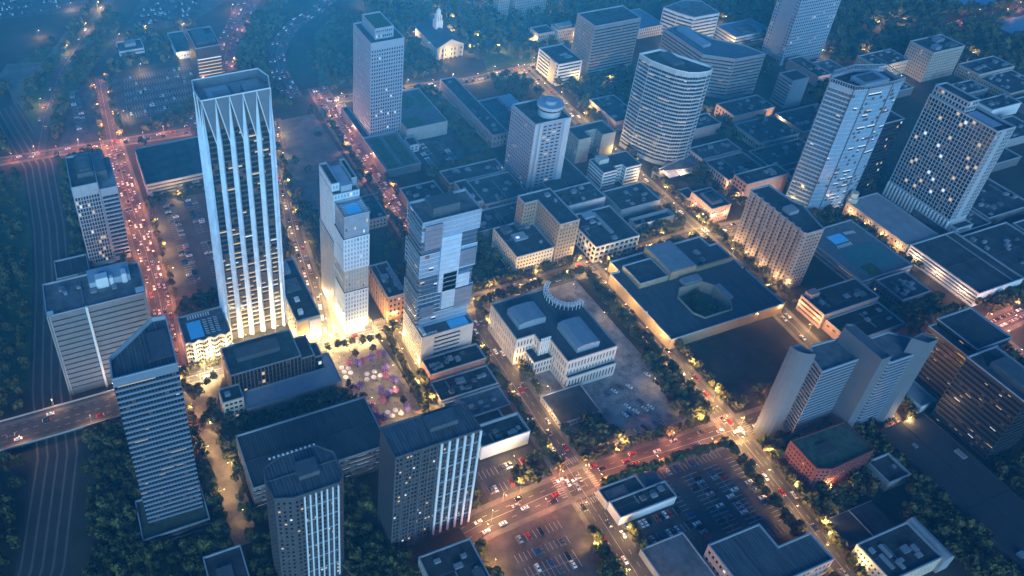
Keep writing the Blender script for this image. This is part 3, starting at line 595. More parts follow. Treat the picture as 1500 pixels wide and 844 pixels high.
B('white_wall_building', 'building with tall blank white wall in the middle blocks', 327, 424, 377, 445, 14, WHITE, None, nu=2)
B('store_building', 'plain building with dark roof and blank pale walls in front of the stepped office', 382.5, 410, 420, 436, 9, CONC, None, nu=2)
B('roofless_enclosure', 'pale walled enclosure with sunken roof among trees', 382.9, 391, 419, 399.5, 8, CREAM, None, nu=1, parapet=3)
B('shop_block', 'flat dark roof between the red avenue and glass tower, with step', 231.5, 470, 262, 497, 10, CONC_D, None, nu=2, us=[(243, 472, 261, 487, 1.6, ROOF_D)])
B('brick_block', 'brown brick block with dark roof left of the drum tower', 272.6, 489.6, 325, 508, 9, BRICK, Rb(fh=3.6, bh=1.3, base=.8, top=.8), nu=2)
B('narrow_block', 'narrow flat roofed block next to the brown brick block', 275.4, 456.5, 286, 487, 12, PINK, G(cw=2.4, fh=3.4, ww=1, wh=1.4, base=1), nu=2)
B('rose_block', 'rose walled block with low windows under the drum tower', 286.5, 453.6, 326, 487, 9.5, PINK, G(cw=2.2, fh=3.4, ww=1, wh=1.5, base=1), nu=3)
B('terrace_block', 'flat dark roofs behind the patchwork glass tower', 262, 425, 325, 448, 10, CONC_D, None, nu=4, us=[(290, 425.7, 290.4, 447.3, .5, ROOF_M)])
B('service_block', 'low dark service building between the brown tower and white wall', 322.5, 414, 341, 423.5, 8, CONC_D, None, nu=2)
# --- civic centre with planted court
def civic():
    poly = [(331.5, 283), (425.3, 283), (425.3, 351), (418.5, 351), (418.5, 362), (339, 362), (339, 351), (331.5, 351)]
    CT = mat('civic_tan', (.34, .26, .15), .85, noise=.15)
    h = 9.5; cp = [(366, 292), (388, 292), (392, 298), (392, 315), (387, 321), (368, 321), (361.5, 314), (361.5, 298)]
    r = building('civic_center', 'vast flat civic building with blue parapet and round planted court', 'building', poly, h, CT, None, roof=False, parapet=1.2, cop=mat('civic_coping', (.40, .44, .49), .7))
    ox, oy = r.location.x, r.location.y; z = h-1.18; a = MB()
    q = lambda x0, y0, x1, y1: a.quad((x0-ox, y0-oy, z), (x1-ox, y0-oy, z), (x1-ox, y1-oy, z), (x0-ox, y1-oy, z))
    q(331.5, 283, 425.3, 292); q(331.5, 292, 361.5, 321); q(392, 292, 425.3, 321); q(331.5, 321, 425.3, 351); q(339, 351, 418.5, 362)
    for t in ([(361.5, 292), (366, 292), (361.5, 298)], [(388, 292), (392, 292), (392, 298)], [(392, 315), (392, 321), (387, 321)], [(368, 321), (361.5, 321), (361.5, 314)]): a.ngon([(x-ox, y-oy, z) for x, y in t])
    a.obj('roof', mat('civic_roof', (.055, .062, .075), .75, noise=.45, nscale=.9, streak=True), r)
    a = MB(); lp = [(x-ox, y-oy) for x, y in cp]; out = offset(lp, .6)
    for i in range(8):
        j = (i+1) % 8
        a.quad((*lp[j], .05), (*lp[i], .05), (*lp[i], h+.2), (*lp[j], h+.2)); a.quad((*out[i], z-.02), (*out[j], z-.02), (*out[j], h+.2), (*out[i], h+.2)); a.quad((*out[i], h+.2), (*out[j], h+.2), (*lp[j], h+.2), (*lp[i], h+.2))
    a.obj('court_wall', TAN, r)
    prism(r, 'court_garden', cp, .02, .3, GREEN)
    building('', '', '', rect(342, 331.5, 366, 352), 13, CT, None, z0=z, root=r, avoid=False, parapet=1)
    for x0, y0, x1, y1, z1, m, nm in ((367, 331, 389, 361, 15.5, CT, 'stage_house'), (389.3, 331.5, 423, 333, 12, CT, 'roof_wall'), (373, 322, 388, 328, 11, ROOF_L, 'roof_hatch'), (392.5, 300, 396, 314, 11, ROOF_L, 'roof_hatch')): slab(r, nm, x0, y0, z-.01, x1, y1, z1, m)
    slab(r, 'stage_roof', 367.6, 331.6, 15.49, 388.4, 360.4, 15.9, ROOF_L)
    for rr in units(394, 336, 417, 358, 5, 3): slab(r, 'rooftop_unit', rr[0], rr[1], z-.01, rr[2], rr[3], z+rr[4], rr[5])
civic()
# --- museum with pergolas
def museum():
    arc = [(279.8+11*cos(radians(t)), 332.3+11*sin(radians(t))) for t in range(-62, -236, -14)]
    poly = [(249.3, 281), (285.3, 281), (285.3, 321.5)]+arc+[(271.5, 342.2), (229.3, 342.2), (229.3, 308), (242, 308), (242, 301), (249.3, 301)]
    ST = mat('museum_stone', (.50, .47, .44), .8, noise=.08)
    st = G(cw=2.25, fh=6.6, ww=1.0, wh=4.6, base=1.5, top=2, m=.8, d=.5, lit=.08)
    r = building('museum', 'pale stone museum with tall slit windows and semicircular rooftop pergola', 'building', poly, 24, ST, st, roof=mat('museum_roof', (.06, .068, .082), .8, noise=.3, nscale=.3, streak=True), cop=GREY)
    building('', '', '', rect(236.3, 296, 250.8, 308.6), 12, ST, G(cw=2.25, fh=5, ww=1.0, wh=3.4, base=1, top=1), root=r, avoid=False, roof=ROOF_D)
    building('', '', '', rect(249.6, 278, 285, 280.9), 11.5, ST, G(cw=2.25, fh=9, ww=1.0, wh=6, base=1, top=1), root=r, avoid=False, roof=ROOF_D)
    RB = mat('roof_hall', (.22, .26, .31), .7, noise=.1); ox, oy = r.location.x, r.location.y
    def hall(x0, y0, x1, y1, z0, z1):
        a = MB(); w = x1-x0
        pr_ = [(x0, z0), (x1, z0), (x1, z1), (x0+.78*w, z1+1.1), (x0+.22*w, z1+1.1), (x0, z1)]
        n = len(pr_); a.v = [(x-ox, y0-oy, z) for x, z in pr_]+[(x-ox, y1-oy, z) for x, z in pr_]
        a.f = [tuple(range(n)), tuple(range(2*n-1, n-1, -1))]+[(i, i+n, (i+1) % n+n, (i+1) % n) for i in range(n)]; a.m = [0]*len(a.f); a.obj('roof_hall', RB, r)
        a = MB()
        for k in range(int(w/1.2)): a.box(x0+.3+k*1.2-ox, y0-.15-oy, z0, x0+.75+k*1.2-ox, y0-.02-oy, z1)
        for k in range(int((y1-y0)/1.2)): a.box(x0-.15-ox, y0+.3+k*1.2-oy, z0, x0-.02-ox, y0+.75+k*1.2-oy, z1)
        a.obj('hall_ribs', LB, r)
    hall(235, 315.5, 254.5, 331, 22.9, 27.5); hall(258.6, 285.5, 274.8, 308.3, 22.9, 27.5)
    a = MB()
    for t in range(-70, -246, -11):
        ca, sa = cos(radians(t)), sin(radians(t))
        for rad in (11.8, 14.2): a.tube((279.8+rad*ca-ox, 332.3+rad*sa-oy, 22.9), (279.8+rad*ca-ox, 332.3+rad*sa-oy, 27.6), .3, .3, 6)
        a.tube((279.8+11.2*ca-ox, 332.3+11.2*sa-oy, 27.8), (279.8+14.8*ca-ox, 332.3+14.8*sa-oy, 27.8), .28, .28, 4)
        if t > -240:
            c2, s2 = cos(radians(t-11)), sin(radians(t-11))
            for rad in (11.8, 13, 14.2): a.tube((279.8+rad*ca-ox, 332.3+rad*sa-oy, 27.5), (279.8+rad*c2-ox, 332.3+rad*s2-oy, 27.5), .27, .27, 4)
    a.obj('pergola', WHITE, r)
    a = MB()
    for i in range(5):
        x = 242.6+i*1.4; a.tube((x-ox, 300.6-oy, 12), (x-ox, 300.6-oy, 26.5), .3, .3, 6)
    a.box(242-ox, 300.2-oy, 26.2, 249-ox, 301-oy, 26.9); a.obj('portico', WHITE, r)
museum()
B('garage_pavilion', 'low dark flat roofed pavilion at the foot of the stone museum', 230.5, 254, 258.7, 276.6, 4.5, CREAM, G(cw=2.2, fh=2.8, ww=1.3, wh=1.4, base=.5, top=.8), nu=0, parapet=.5)
# --- right side blocks
r = B('low_office', 'low banded office with blank pale end walls right of the planted court', 438.4, 262.4, 487, 283, 13, PINK, Rb(fh=3.2, bh=1.5, base=1, top=1, m=1, d=.6, lit=.08), per_edge={0: None}, nu=1, us=[(452, 268, 468, 280, 1.2, ROOF_D), (441, 278, 449, 283, 4, PINK)])
B('warehouse', 'flat black roofed warehouse behind the twin concrete towers', 440.5, 240, 487, 261.8, 9, PINK, G(cw=5, fh=4, ww=2.4, wh=1.2, base=3, top=1), nu=1, roof=mat('roof_black', (.02, .024, .028), .9, noise=.5, nscale=.1))
r = B('pool_deck_building', 'low building with turquoise deck and small pool on top', 492.8, 281, 541, 337, 9, CONC, Rb(fh=3, bh=1.3, base=.8, top=.8), nu=0, roof=mat('deck_slate', (.12, .15, .17), .8))
slab(r, 'roof_court', 503, 287, 7.95, 536, 312, 8.25, mat('turquoise_court', (.05, .17, .18), .8)); slab(r, 'pool', 508, 319, 7.95, 521, 328, 8.3, POOL); slab(r, 'planter', 505, 284, 8.1, 515, 293, 9, GREEN)
for i in range(6): lounger(524+i*1.6, 326-i*.2, 8.0, .2, 'white sun lounger by the small pool on the turquoise deck', 'loungers on the turquoise deck')
for i in range(7): lounger(507+i*2, 315.5, 8.0, 0, 'white sun lounger by the small pool on the turquoise deck', 'loungers on the turquoise deck')
r = B('stone_hall', 'long hall with smooth grey roof and tan windowed wall', 552.2, 297, 584, 353, 12, TAN, G(cw=3.2, fh=4.2, ww=1.2, wh=1.7, base=1, top=1.2), nu=0, roof=ROOF_L, parapet=.5)
for zz, rad in ((11, 4.2), (15.5, 3)):
    a = MB(); a.prism(circ(557-r.location.x, 352.5-r.location.y, rad, 8), zz-.2, zz+4.5); a.obj('corner_turret', CREAM, r)
r = B('parking_garage', 'broad garage with white slatted side and dark roof at right edge', 553.5, 240.3, 597, 295.5, 13, WHITE, Rb(fh=2.7, bh=1.5, base=.8, top=1, m=.6, d=.9, lit=.05, cell=3), per_edge={0: None}, nu=0, us=[(554.2, 268, 596.5, 268.4, .4, ROOF_D), (588, 241, 588.5, 295, .8, ROOF_L)], cat='garage')
B('brick_shop', 'low purple brick building with roof vents in the right blocks', 502.3, 256, 529, 278, 10, mat('purple_brick', (.22, .13, .14), .9), G(cw=2.6, fh=4, ww=1.2, wh=2, base=1), nu=6)
# --- right edge roofs
for x0, y0, x1, y1, h, lab in ((601, 240, 650, 292, 9, 'flat dark roof at right edge beside the slatted garage'), (600, 296, 640, 330, 8, 'flat dark roof behind the slatted garage, nearer the window grid tower'), (642, 300, 690, 345, 9, 'flat dark roof at right edge behind the window grid tower'), (655, 240, 700, 290, 8, 'flat dark roof farthest right beyond the slatted garage')):
    B('warehouse', lab, x0, y0, x1, y1, h, CONC_D, None, nu=5)
r = building('apartment_tower', 'tall dark tower with pale window grid and blank white end strip at right', 'tower', rect(601, 303.5, 619, 358.5), 96, mat('pale_grid', (.30, .34, .39), .6, noise=.06), G(cw=2.55, fh=3.25, ww=2.2, wh=2.75, base=16, top=1, m=.5, d=.5, lit=.10, pal='warm'), per_edge={0: G(cw=2.4, fh=3.25, ww=1.7, wh=2.4, base=16, top=1, m=.5, d=.6, lit=.05, cols=lambda c, nc, r, nr: c not in (2, 3))}, parapet=1.6, cop=BLUEG, units=[(605, 310, 614, 330, .6, LB)])
building('', '', '', rect(602.5, 331, 613.5, 358.3), 104, mat('pale_grid', (.30, .34, .39)), G(cw=2.55, fh=3.4, ww=1.9, wh=2.5, base=.8, top=.6, m=.4, d=.6, lit=.06), z0=95, root=r, avoid=False, cop=BLUEG)
fins(r, (601, 358.5), (601, 303.5), 2, 15, 20, 1.0, .9, WHITE, 'pillar')
building('', '', '', rect(602.5, 297, 619.5, 303.3), 12, BLUEG, Rb(fh=3.2, bh=1.6, base=1, top=1, m=2.5), root=r)
def crown24():
    P24 = [(513.5, 376), (520.3, 360.6), (530.9, 357.8), (552, 356.6), (563.5, 357.5), (567.3, 376.7), (545, 384.4), (523, 383)]
    S = mat('glass24_panel', (.21, .33, .45), .3, noise=.2, nscale=.2)
    g = lambda c, l, p='cool': Rb(fh=3.6, bh=2.5, base=2, top=3.5, m=.1, d=.25, lit=l, pal=p, gb=c, cell=2.2)
    r = building('glass_tower', 'faceted pale blue glass tower with lit floor slabs and open crown at right', 'tower', P24, 115, S, g(4, .05), per_edge={2: g(5, .22), 1: g(5, .05), 0: g(4, .04), 3: g(5, .1)}, parapet=2.2, cop=BLUEG, units=[(532, 362, 555, 375, 4, LB), (534, 364, 550, 373, 4.3, SLATE), (524, 364, 530, 370, 2.5, BLACKM)])
    a = MB(); lp = offset([(x-r.location.x, y-r.location.y) for x, y in P24], .3)
    for i in range(8):
        j = (i+1) % 8; L = hypot(lp[j][0]-lp[i][0], lp[j][1]-lp[i][1]); n = max(2, int(L/1.6))
        for k in range(n):
            t = k/n; x, y = lp[i][0]+(lp[j][0]-lp[i][0])*t, lp[i][1]+(lp[j][1]-lp[i][1])*t; a.tube((x, y, 112), (x, y, 118.5), .22, .22, 4)
        a.tube((*lp[i], 118.5), (*lp[j], 118.5), .3, .3, 4)
    a.obj('crown_screen', LB, r)
    ed = MB()
    for i in range(0, 4): ed.tube((*lp[i], 0), (*lp[i], 116), .4, .4, 5)
    ed.obj('corner_mullion', SLATE, r)
crown24()
B('dark_tower', 'dark bronze glass tower squeezed between the glass tower and window grid tower', 585, 371, 606, 386, 66, BLACKM, G(cw=2.2, fh=3.4, ww=1.9, wh=2.2, base=2, lit=.05, pal='warm'), nu=1)
# --- upper right towers and roofs
r = building('office_tower', 'very tall slender tower at top edge with blank concrete side strip', 'tower', rect(684.5, 561, 737.5, 589.5), 128, LB, G(cw=2.6, fh=3.5, ww=1.7, wh=1.6, base=3, top=2, m=.7, lit=.04), per_edge={3: G(cw=2.6, fh=3.5, ww=1.5, wh=1.6, base=3, top=2, m=.7, cols=lambda c, nc, r, nr: c < 2 or c >= nc-2)})
B('tan_tower', 'wide tan block with small dark windows and roof boxes at upper right', 790, 484.8, 832, 511.5, 33, mat('tan_tower', (.32, .27, .23), .85), G(cw=2.4, fh=3.3, ww=1.2, wh=1.5, base=2, top=2, lit=.05), nu=0, us=[(796, 488, 803, 494, 4), (812, 500, 822, 506, 3), (815, 488, 827, 494, 2.5, SLATE)])
B('apartment_block', 'low tan block with window rows behind the open crowned glass tower', 750, 505, 793, 530, 15, TAN, G(cw=2.4, fh=3.3, ww=1.2, wh=1.5, base=1.5, lit=.05), nu=3)
B('flat_block', 'low pink sided block with blue roof at upper right', 686, 516, 703, 556, 11, PINK, None, nu=1)
B('flat_block', 'low block with pale grey roof beside the pink sided block', 704, 518, 730, 545, 8, TAN, None, nu=1, roof=ROOF_M)
B('slab_block', 'slim blue slab with blank end wall beyond the middle roofs', 626, 494.3, 646, 511, 30, BLUEG, None, per_edge={3: Rb(fh=3.2, bh=1.4, base=2, top=2, lit=.12)}, nu=0)
B('rose_store', 'rose walled store with dark square windows right of the curved tower', 556, 484.4, 603, 508, 13, PINK, None, per_edge={3: G(cw=3.4, fh=3.6, ww=2, wh=2, base=1.2)}, nu=2)
B('row_building', 'low dark roofed row building with arched cream wall beyond the rose store', 552, 446, 596, 479, 9, CREAM, G(cw=3, fh=5, ww=1.8, wh=3, base=.8, top=.8), nu=3)
B('store_building', 'pink walled low store at the right foot of the curved tower', 512, 482, 540, 501, 11, PINK, None, nu=1)
B('row_building', 'wide dark roof right of the arched cream wall row', 600, 446, 650, 480, 9, CONC_D, None, nu=4)
B('row_building', 'dark roof between the pink building and the crowned glass tower, far of two', 534, 412, 590, 440, 9, CONC_D, None, nu=4)
B('row_building', 'dark roof between the pink building and the crowned glass tower, near of two', 534, 388, 575, 407, 8, CONC_D, None, nu=4)
B('row_building', 'dark flat roof behind the crowned glass tower', 655, 440, 700, 476, 9, CONC_D, None, nu=3)
B('row_building', 'dark flat roof left of the wide tan block with small windows', 712, 470, 760, 498, 9, CONC_D, None, nu=3)
B('low_terrace', 'long low dark roof with windowed left side at upper right', 834.8, 461.7, 884, 485, 12, TAN, G(cw=2.6, fh=3.4, ww=1.3, wh=1.5, base=1, lit=.12), nu=3)
B('low_terrace', 'broad dark roof stepping down from the long windowed roof', 835, 428, 880, 461, 9, TAN, G(cw=2.6, fh=3.4, ww=1.3, wh=1.5, base=1, lit=.1), nu=3)
B('low_terrace', 'small gabled dark roof block left of the broad stepping roof', 790, 442, 823, 460, 10, GREY, G(cw=2.6, fh=3.4, ww=1.3, wh=1.5, base=1), nu=2)
B('white_gable', 'dark roofed block with big white end wall behind the window grid tower', 786, 409.9, 824, 427, 12, WHITE, None, nu=2)
B('low_terrace', 'flat roof block right of the big white end wall', 745, 372, 800, 400, 9, GREY, None, nu=3)
B('low_terrace', 'flat dark roof at far right beyond the white end wall', 828, 385, 885, 420, 9, CONC_D, None, nu=3)
B('low_terrace', 'flat dark roof at right edge behind the penthouse of the grid tower', 700, 350, 745, 385, 9, CONC_D, None, nu=3)
# --- twin concrete towers
def twin():
    CB = mat('twin_concrete', (.11, .125, .15), .8, noise=.06); SB = mat('twin_band', (.15, .20, .265), .6, noise=.06)
    st = Rb(fh=2.75, bh=1.35, base=2, top=1.2, m=.1, d=.5, lit=.34, pal='warm', cell=1.9)
    r = building('twin_tower', 'twin banded towers joined by tall blank concrete blades', 'tower', [(350, 197.4), (379.2, 197.2), (380, 213.2), (358.5, 214.5), (352, 205.5)], 63, SB, st, roof=ROOF_M, parapet=.9, cop=BLUEG)
    building('', '', '', [(391, 189), (414.3, 188.6), (416.5, 198.6), (408.3, 207), (394.7, 207), (383, 200)], 63, SB, st, root=r, roof=ROOF_M, parapet=.9, cop=BLUEG)
    def blade(poly, h):
        prism(r, 'concrete_blade', poly, 0, h-1.5, CB)
        a = MB(); P = ccw([(x-r.location.x, y-r.location.y) for x, y in poly]); inn = offset(P, -.5)
        for i in range(len(P)):
            j = (i+1) % len(P); a.quad((*P[i], h-1.5), (*P[j], h-1.5), (*P[j], h), (*P[i], h)); a.quad((*inn[j], h-1.5), (*inn[i], h-1.5), (*inn[i], h), (*inn[j], h)); a.quad((*P[i], h), (*P[j], h), (*inn[j], h), (*inn[i], h))
        a.obj('blade_rim', CB, r)
    blade([(375.8, 186.4), (382.8, 186.4), (382.6, 211.8), (379, 213.8), (375.4, 212)], 74)
    blade([(345.8, 202)]+[(345.8-8.6*sin(t*pi/2/6)*1.0, 202+9.2*(1-cos(t*pi/2/6))+.6) for t in range(1, 7)]+[(343.6, 211)], 74)
    blade([(403.8, 192.4), (409, 186.2), (417, 186.4), (413.2, 193.6)], 74)
twin()
r = B('dark_office', 'black glass office with blue rimmed flat roof right of the twin towers', 455.8, 185.6, 480, 212.3, 45, BLACKM, Rb(fh=3.5, bh=1.7, base=3, top=1.5, m=.4, lit=.08, pal='warm', cell=1.8), nu=0, cop=BLUEG)
building('', '', '', rect(462, 186, 490, 213), 48, BLACKM, Rb(fh=3.5, bh=1.7, base=3, top=1.5, lit=.05), root=r, cop=BLUEG)
r = B('dark_office', 'black glass tower with long lit office rows at lower right', 443, 146, 466, 181, 55, BLACKM, Rb(fh=3.6, bh=1.8, base=2, top=2, m=.4, lit=.09, pal='warm', cell=1.7), nu=0, cop=BLUEG, us=[(449, 150, 460, 172, 4, SLATE)])
B('white_shed', 'small white walled shed between twin towers and black offices', 440, 186, 453, 203, 7, WHITE, None, nu=0, roof=ROOF_L)
r = building('red_building', 'dark red brick building with notched green roof', 'building', [(335.8, 169), (343.5, 165.8), (375.1, 167), (375.1, 187.5), (336, 188.5)], 21, REDB, G(cw=2.0, fh=3.1, ww=1.0, wh=1.4, base=1.5, top=1.5, lit=.03, pal='cool'), roof=mat('roof_moss2', (.05, .075, .055), .9, noise=.5), cop=REDB, units=[(347, 174, 356, 181, 1, ROOF_D)])
B('small_shop', 'small dark roof with pale parapet beside the red building', 377, 153, 393, 168, 8, GREY, None, nu=1, parapet=1.5)
r = building('parking_deck', 'long dark elevated deck with red edge lights at lower right', 'deck', rect(401, 70, 437, 182), 7, SLATE, None, roof=mat('deck_dark', (.022, .025, .032), .85, noise=.2, nscale=.3), parapet=.3, cop=mat('edge_light_red', (.16, .05, .035), .8), units=[(418.8, 71, 419.2, 181, .12, BLACKM, 'roof_seam'), (402, 126, 436, 126.3, .1, BLACKM, 'roof_seam'), (404, 96, 408, 99, 1.4), (430, 150, 433, 156, 1.2), (411, 165, 413, 168, 1)])  # red of the edge lights is put into the coping colour
r = B('gold_building', 'building with gold windowed front and silver barrel roof strip at lower right', 327.3, 109.5, 362, 130.5, 13, CREAM, G(cw=2.2, fh=3.6, ww=1.0, wh=1.6, base=1.5, top=1.5, lit=.06), nu=1, us=[(333, 114, 335, 122, 1.2, ROOF_L), (337, 119, 339, 126, 1.2, ROOF_L), (338, 112, 340, 116.5, 1.2, ROOF_L)])
a = MB(); 
bx = [(362.3, 0), (370, 0), (370, 10), (368.2, 12.6), (366, 13.4), (364, 12.6), (362.3, 10)]
a.v = [(x-r.location.x, 108-r.location.y, z) for x, z in bx]+[(x-r.location.x, 131.5-r.location.y, z) for x, z in bx]; n = len(bx); a.f = [tuple(range(n)), tuple(range(2*n-1, n-1, -1))]+[(i, i+n, (i+1) % n+n, (i+1) % n) for i in range(n)]; a.m = [0]*len(a.f); a.obj('barrel_roof', ROOF_L, r)
r = empty('canopy', (345, 141, 0), 'flat dark canopy roof on thin posts beside the gold building', 'canopy')
a = MB(); a.box(-16, -8, 4.6, 16, 8.3, 5.2); a.obj('canopy_roof', ROOF_D, r)
a = MB(); a.box(-16.2, -8.2, 4.5, 16.2, -8.02, 5.3); a.box(-16.2, 8.32, 4.5, 16.2, 8.5, 5.3); a.box(-16.2, -8.2, 4.5, -16.02, 8.5, 5.3); a.box(-.2, -8, 5.2, .2, 8.3, 5.5); a.obj('canopy_edge', COPING, r)
for sx in (-15, -5, 5, 15):
    for sy in (-7, 7.3): a = MB(); a.tube((sx, sy, 0), (sx, sy, 4.6), .18, .18, 6); a.obj('post', METAL, r)
AVOID.append(rect(329, 133, 361, 150))
r = building('workshop', 'ribbed roof workshop with arched windows at bottom right centre', 'building', [(255.3, 128), (309.2, 128), (309.2, 143.5), (288, 143.5), (288, 157), (255.3, 157)], 14, PINK, G(cw=2.6, fh=5, ww=1.5, wh=2.4, base=1, top=1, lit=.12), roof=ROOF_S, units=[(270, 128.6, 270.8, 156, .4, ROOF_D)])
B('flat_hall', 'plain pale blue grey roofed hall beside the ribbed workshop', 226.2, 138, 253, 171, 5, CONC, None, nu=0, roof=ROOF_M, parapet=.4)
r = B('corner_store', 'low dark roofed store with pale front at the car park corner', 226, 188.6, 262.4, 199, 7.5, WHITE, None, nu=1)
building('', '', '', rect(224.9, 199.2, 250, 208.5), 6.5, CONC, None, root=r, units=[(227, 200.5, 240, 206, .8, ROOF_M)], roof=ROOF_D)
slab(r, 'shade_canopy', 250.5, 199.3, 4.5, 262, 208, 5, ROOF_M)
# ------------------------------------------------------------------ ground, roads, lots
def structure(name, mb, m): o = mb.obj(name, m); o['kind'] = 'structure'; return o
GRD = mat('ground_earth', (.036, .033, .024), .95, noise=.55, nscale=.03)
a = MB(); a.quad((-1400, -300, 0), (1900, -300, 0), (1900, 1900, 0), (-1400, 1900, 0)); structure('ground', a, GRD)
ASPH = mat('asphalt', (.062, .056, .054), .8, noise=.3, nscale=.12)
ASPH2 = mat('asphalt_lot', (.058, .055, .058), .85, noise=.6, nscale=.11)
PAVE = mat('pavement_slab', (.135, .12, .105), .85, noise=.3, nscale=.2)
PAINT = mat('road_paint', (.48, .47, .46), .7, noise=.15, nscale=1)
LAWN = mat('lawn_grass', (.05, .085, .03), .95, noise=.5, nscale=.15)
SANDG = mat('sandy_ground', (.13, .13, .11), .95, noise=.45, nscale=.06)
ROADS = []       # (points, width)
LOTS = []
road_mb, kerb_mb, line_mb = MB(), MB(), MB()
def ribbon(mb, pts, w, z, off=0):
    n = len(pts); L, R_ = [], []
    for i in range(n):
        p, q = pts[max(0, i-1)], pts[min(n-1, i+1)]; d = Vector((q[0]-p[0], q[1]-p[1])).normalized(); nx, ny = -d.y, d.x
        L.append((pts[i][0]+nx*(w/2+off), pts[i][1]+ny*(w/2+off), z)); R_.append((pts[i][0]-nx*(w/2-off), pts[i][1]-ny*(w/2-off), z))
    for i in range(n-1): mb.quad(R_[i], R_[i+1], L[i+1], L[i])
def dashes(pts, off, ln, gap, w, z, mb):
    for i in range(len(pts)-1):
        a, b = Vector(pts[i]), Vector(pts[i+1]); L = (b-a).length; d = (b-a)/L; n = Vector((-d.y, d.x)); t = 0
        while t+ln < L:
            p, q = a+d*t+n*off, a+d*(t+ln)+n*off
            mb.quad((*(p-n*w/2), z), (*(q-n*w/2), z), (*(q+n*w/2), z), (*(p+n*w/2), z)); t += ln+gap
ZR = [0]
def road(pts, w, lanes=4, walk=3.0):
    ZR[0] += 1; z = .02+ZR[0]*.004
    ribbon(road_mb, pts, w, z)
    if walk:
        for s in (-1, 1):
            ribbon(kerb_mb, pts, walk, .12+ZR[0]*.0015, s*(w/2+walk/2)); 
    ROADS.append((pts, w+2*walk if walk else w+1))
    zl = .15
    if lanes >= 2: dashes(pts, .18, 500 if False else 6, 0.01, .16, zl, line_mb)
    if lanes >= 4:
        for s in (-1, 1): dashes(pts, s*w/4, 3, 4.5, .16, zl, line_mb)
AV1 = [(217, 90), (220, 200), (222, 300), (223, 400), (223, 540), (224, 620), (228, 690)]
AX2 = [(317, 95), (326, 190), (328, 230), (329, 300), (328, 380)]
AX8 = [(421, 170), (424, 260), (430, 350), (432, 450), (435, 560), (437, 652)]
AV6 = [(8, 322), (22, 372), (28, 452), (27, 547), (25, 662), (30, 790)]
AX7 = [(122, 372), (131, 418), (138, 480), (152, 565), (170, 650)]
PLZ = [(162, 262), (165, 300), (167, 340), (168, 368)]
BX4 = [(30, 373), (107, 372), (173, 367), (236, 368.5), (321, 370), (424, 373), (480, 366), (560, 366)]
BX3 = [(146, 214), (160, 216), (237, 220), (333, 216), (428, 214)]
B11 = [(228, 662), (319, 655), (374, 648), (439, 650), (560, 655)]
B12 = [(-70, 668), (25, 662), (95, 656)]
HW = [(250, 985), (220, 912), (171, 818), (150, 762), (120, 690), (100, 660)]
RAMP = [(345, 915), (284, 856), (250, 832), (225, 800), (210, 770), (201, 727), (200, 678)]
HW2 = [(70, 980), (20, 870), (-6, 811), (-28, 730), (-40, 660)]
R18 = [(500, 226), (548, 222), (590, 224)]; R18b = [(546, 236), (542, 205), (540, 160)]
R19 = [(440, 860), (456, 821), (474, 766), (500, 700), (520, 655)]
LANE = [(30, 352), (32, 330), (35, 300), (36, 270), (34, 252)]
TOPB = [(930, 566), (958, 570), (1045, 566), (1200, 560)]
road(AV1, 15); road(AX2, 11); road(AX8, 9, 2); road(AV6, 14); road(AX7, 10, 2); road(PLZ, 6, 2); road(BX4, 10); road(BX3, 13)
road(B11, 9, 2); road(B12, 8, 2); road(HW, 26, 4, 0); road(RAMP, 20, 4, 0); road(HW2, 13, 2, 0); road(R18, 10, 2); road(R18b, 9, 2); road(R19, 8, 2, 0); road(TOPB, 12, 2, 0)
structure('road', road_mb, ASPH); structure('pavement', kerb_mb, PAVE)
def patch(name, poly, m, z, avoid=True, lot=False):
    a = MB(); a.ngon([(x, y, z) for x, y in ccw(list(poly))]); o = structure(name, a, m)
    if avoid: LOTS.append(poly)
    return o
LIT = mat('lit_paving', (.30, .265, .20), .8, noise=.25, nscale=.25)
patch('plaza', [(119, 345), (122, 366), (156, 362), (159.5, 330), (159.5, 293), (130, 292), (121, 326)], PLAZAM, .03)
patch('promenade', [(26, 380), (62, 380), (62, 367.5), (52, 366.5), (43, 345), (44, 330), (43, 300), (44.5, 262), (38, 250), (30, 250), (25, 300), (24, 330)], mat('promenade_paving', (.20, .16, .12), .85, noise=.3, nscale=.25), .022, avoid=True)
patch('forecourt', [(121, 366.5), (121, 392), (133, 392), (133, 415), (156, 415), (160, 368.5), (156.3, 362.3)], LIT, .016)
patch('museum_court', [(228, 245), (230, 362), (262, 364), (312, 362), (313, 232), (262, 228)], mat('court_paving', (.23, .21, .205), .85, noise=.6, nscale=.14), .012)
patch('tarmac_field', [(334, 226), (418, 224), (420, 281), (334, 282)], mat('black_tarmac', (.026, .024, .021), .95, noise=.95, nscale=.05), .016)
patch('parking_lot', [(229, 210), (313, 209), (312, 152), (228, 152), (226, 172)], ASPH2, .014)
patch('parking_lot', [(150, 208), (210, 211), (209, 150), (152, 150)], mat('asphalt_warm', (.075, .06, .055), .85, noise=.55, nscale=.12), .014)
patch('parking_lot', [(168, 250.5), (208, 250.5), (208, 226), (168, 226)], ASPH2, .014)
patch('parking_lot', [(38, 564), (100, 560), (104, 445), (36, 445)], mat('asphalt_mauve', (.072, .060, .066), .85, noise=.3, nscale=.08), .014)
patch('parking_lot', [(33, 777), (125, 786), (113, 715), (44, 684), (37, 719)], ASPH2, .014)
patch('parking_lot', [(5, 778), (18, 779), (17, 668), (-20, 672)], ASPH2, .014)
patch('parking_lot', [(66, 878), (112, 985), (215, 985), (200, 925), (141, 874)], ASPH2, .014)
patch('parking_lot', [(-75, 966), (-75, 1060), (50, 1020), (38, 950)], ASPH2, .014)
patch('parking_lot', [(268, 520), (312, 520), (312, 565), (268, 567)], ASPH2, .014)
